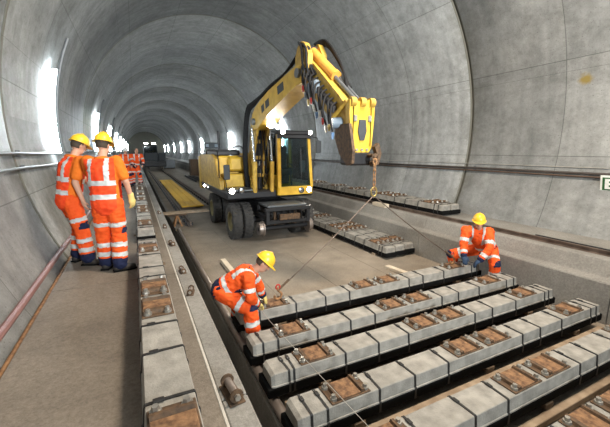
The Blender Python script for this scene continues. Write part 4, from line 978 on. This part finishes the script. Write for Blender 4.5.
for x in (-.75, .75):
    for y in (1, 4.5): m = MB(); m.lathe([(0, -.07), (.42, -.07), (.46, .03), (0, .05)], (x, y, .51), (1, 0, 0), 20); m.build('wheel', 'steel_rail', LV)
def crate(x, y, z, w, d, h, mt, label):
    root = empty('equipment_crate', (x, y, z)); m = MB(); m.box(-w/2, w/2, -d/2, d/2, .08, h, .02); m.build('body', mt, root)
    for s in (-1, 1): m = MB(); m.box(-w/2, w/2, s*d*.35-.05, s*d*.35+.05, 0, .08); m.build('skid', 'timber_dark', root)
    m = MB(); m.box(-w/2-.02, w/2+.02, -d/2-.02, d/2+.02, h, h+.04, .005); m.build('lid', mt, root); return tag(root, label, 'crate')
crate(7.0, 30, .9, .7, .9, .7, 'rust', 'brown crate on the right ledge far behind the excavator')
crate(7.0, 34, .9, .8, .9, .9, 'timber_dark', 'dark tall crate on the right ledge beyond the brown one')
crate(5.3, 36, 0, .8, 1.2, 1.6, 'rust_dark', 'rust dark cabinet standing on the floor far right')
crate(4.3, 52, 0, 1.4, 1.5, 1.2, 'grey_steel', 'pale grey box on the floor by the far vehicle')
crate(5.3, 21.6, 0, .6, .9, .5, 'timber', 'small timber crate on the floor left of the excavator body')
for i, (x, y) in enumerate(((4.25, 31), (4.6, 30.5), (4.95, 30))):
    m = MB(); m.prism(rail_prof(), 'y', -2.8, 4); o = m.build('loose_rail', 'black_steel', None, False, (x, y, .006)); o.rotation_euler[2] = .02*i; tag(o, '%s of the three dark rails laid loose beyond the excavator' % ['left', 'middle', 'right'][i], 'rail', 'loose rails beyond the excavator')
for i, y in enumerate((24.5, 26.5)):
    root = empty('saw_horse', (5.6-.3*i, y, 0)); tag(root, '%s wooden saw horse left of the excavator body' % ['nearer', 'farther'][i], 'trestle')
    m = MB(); m.box(-.6, .6, -.05, .05, .82, .92, .01); m.build('beam', 'timber', root)
    for sx in (-1, 1):
        for sy in (-1, 1): m = MB(); m.tube([(sx*.55, sy*.3, 0), (sx*.45, 0, .85)], .035, 6); m.build('leg', 'timber', root)
sg2 = empty('hanging_board', (7.2, 36, 3.0)); tag(sg2, 'dark board hung on the right wall far down the tunnel', 'sign')
m = MB(); m.box(-.75, .75, -.04, .04, -.3, .3, .02); m.build('board', 'interior', sg2)
for x in (-.5, .4): m = MB(); m.box(x-.15, x+.15, -.05, -.04, -.15, .15); m.build('symbol', 'grey_blue', sg2)
m = MB(); m.tube([(.75, 0, .1), (1.0, 0, .2)], .03, 6); m.build('bracket', 'black_steel', sg2)
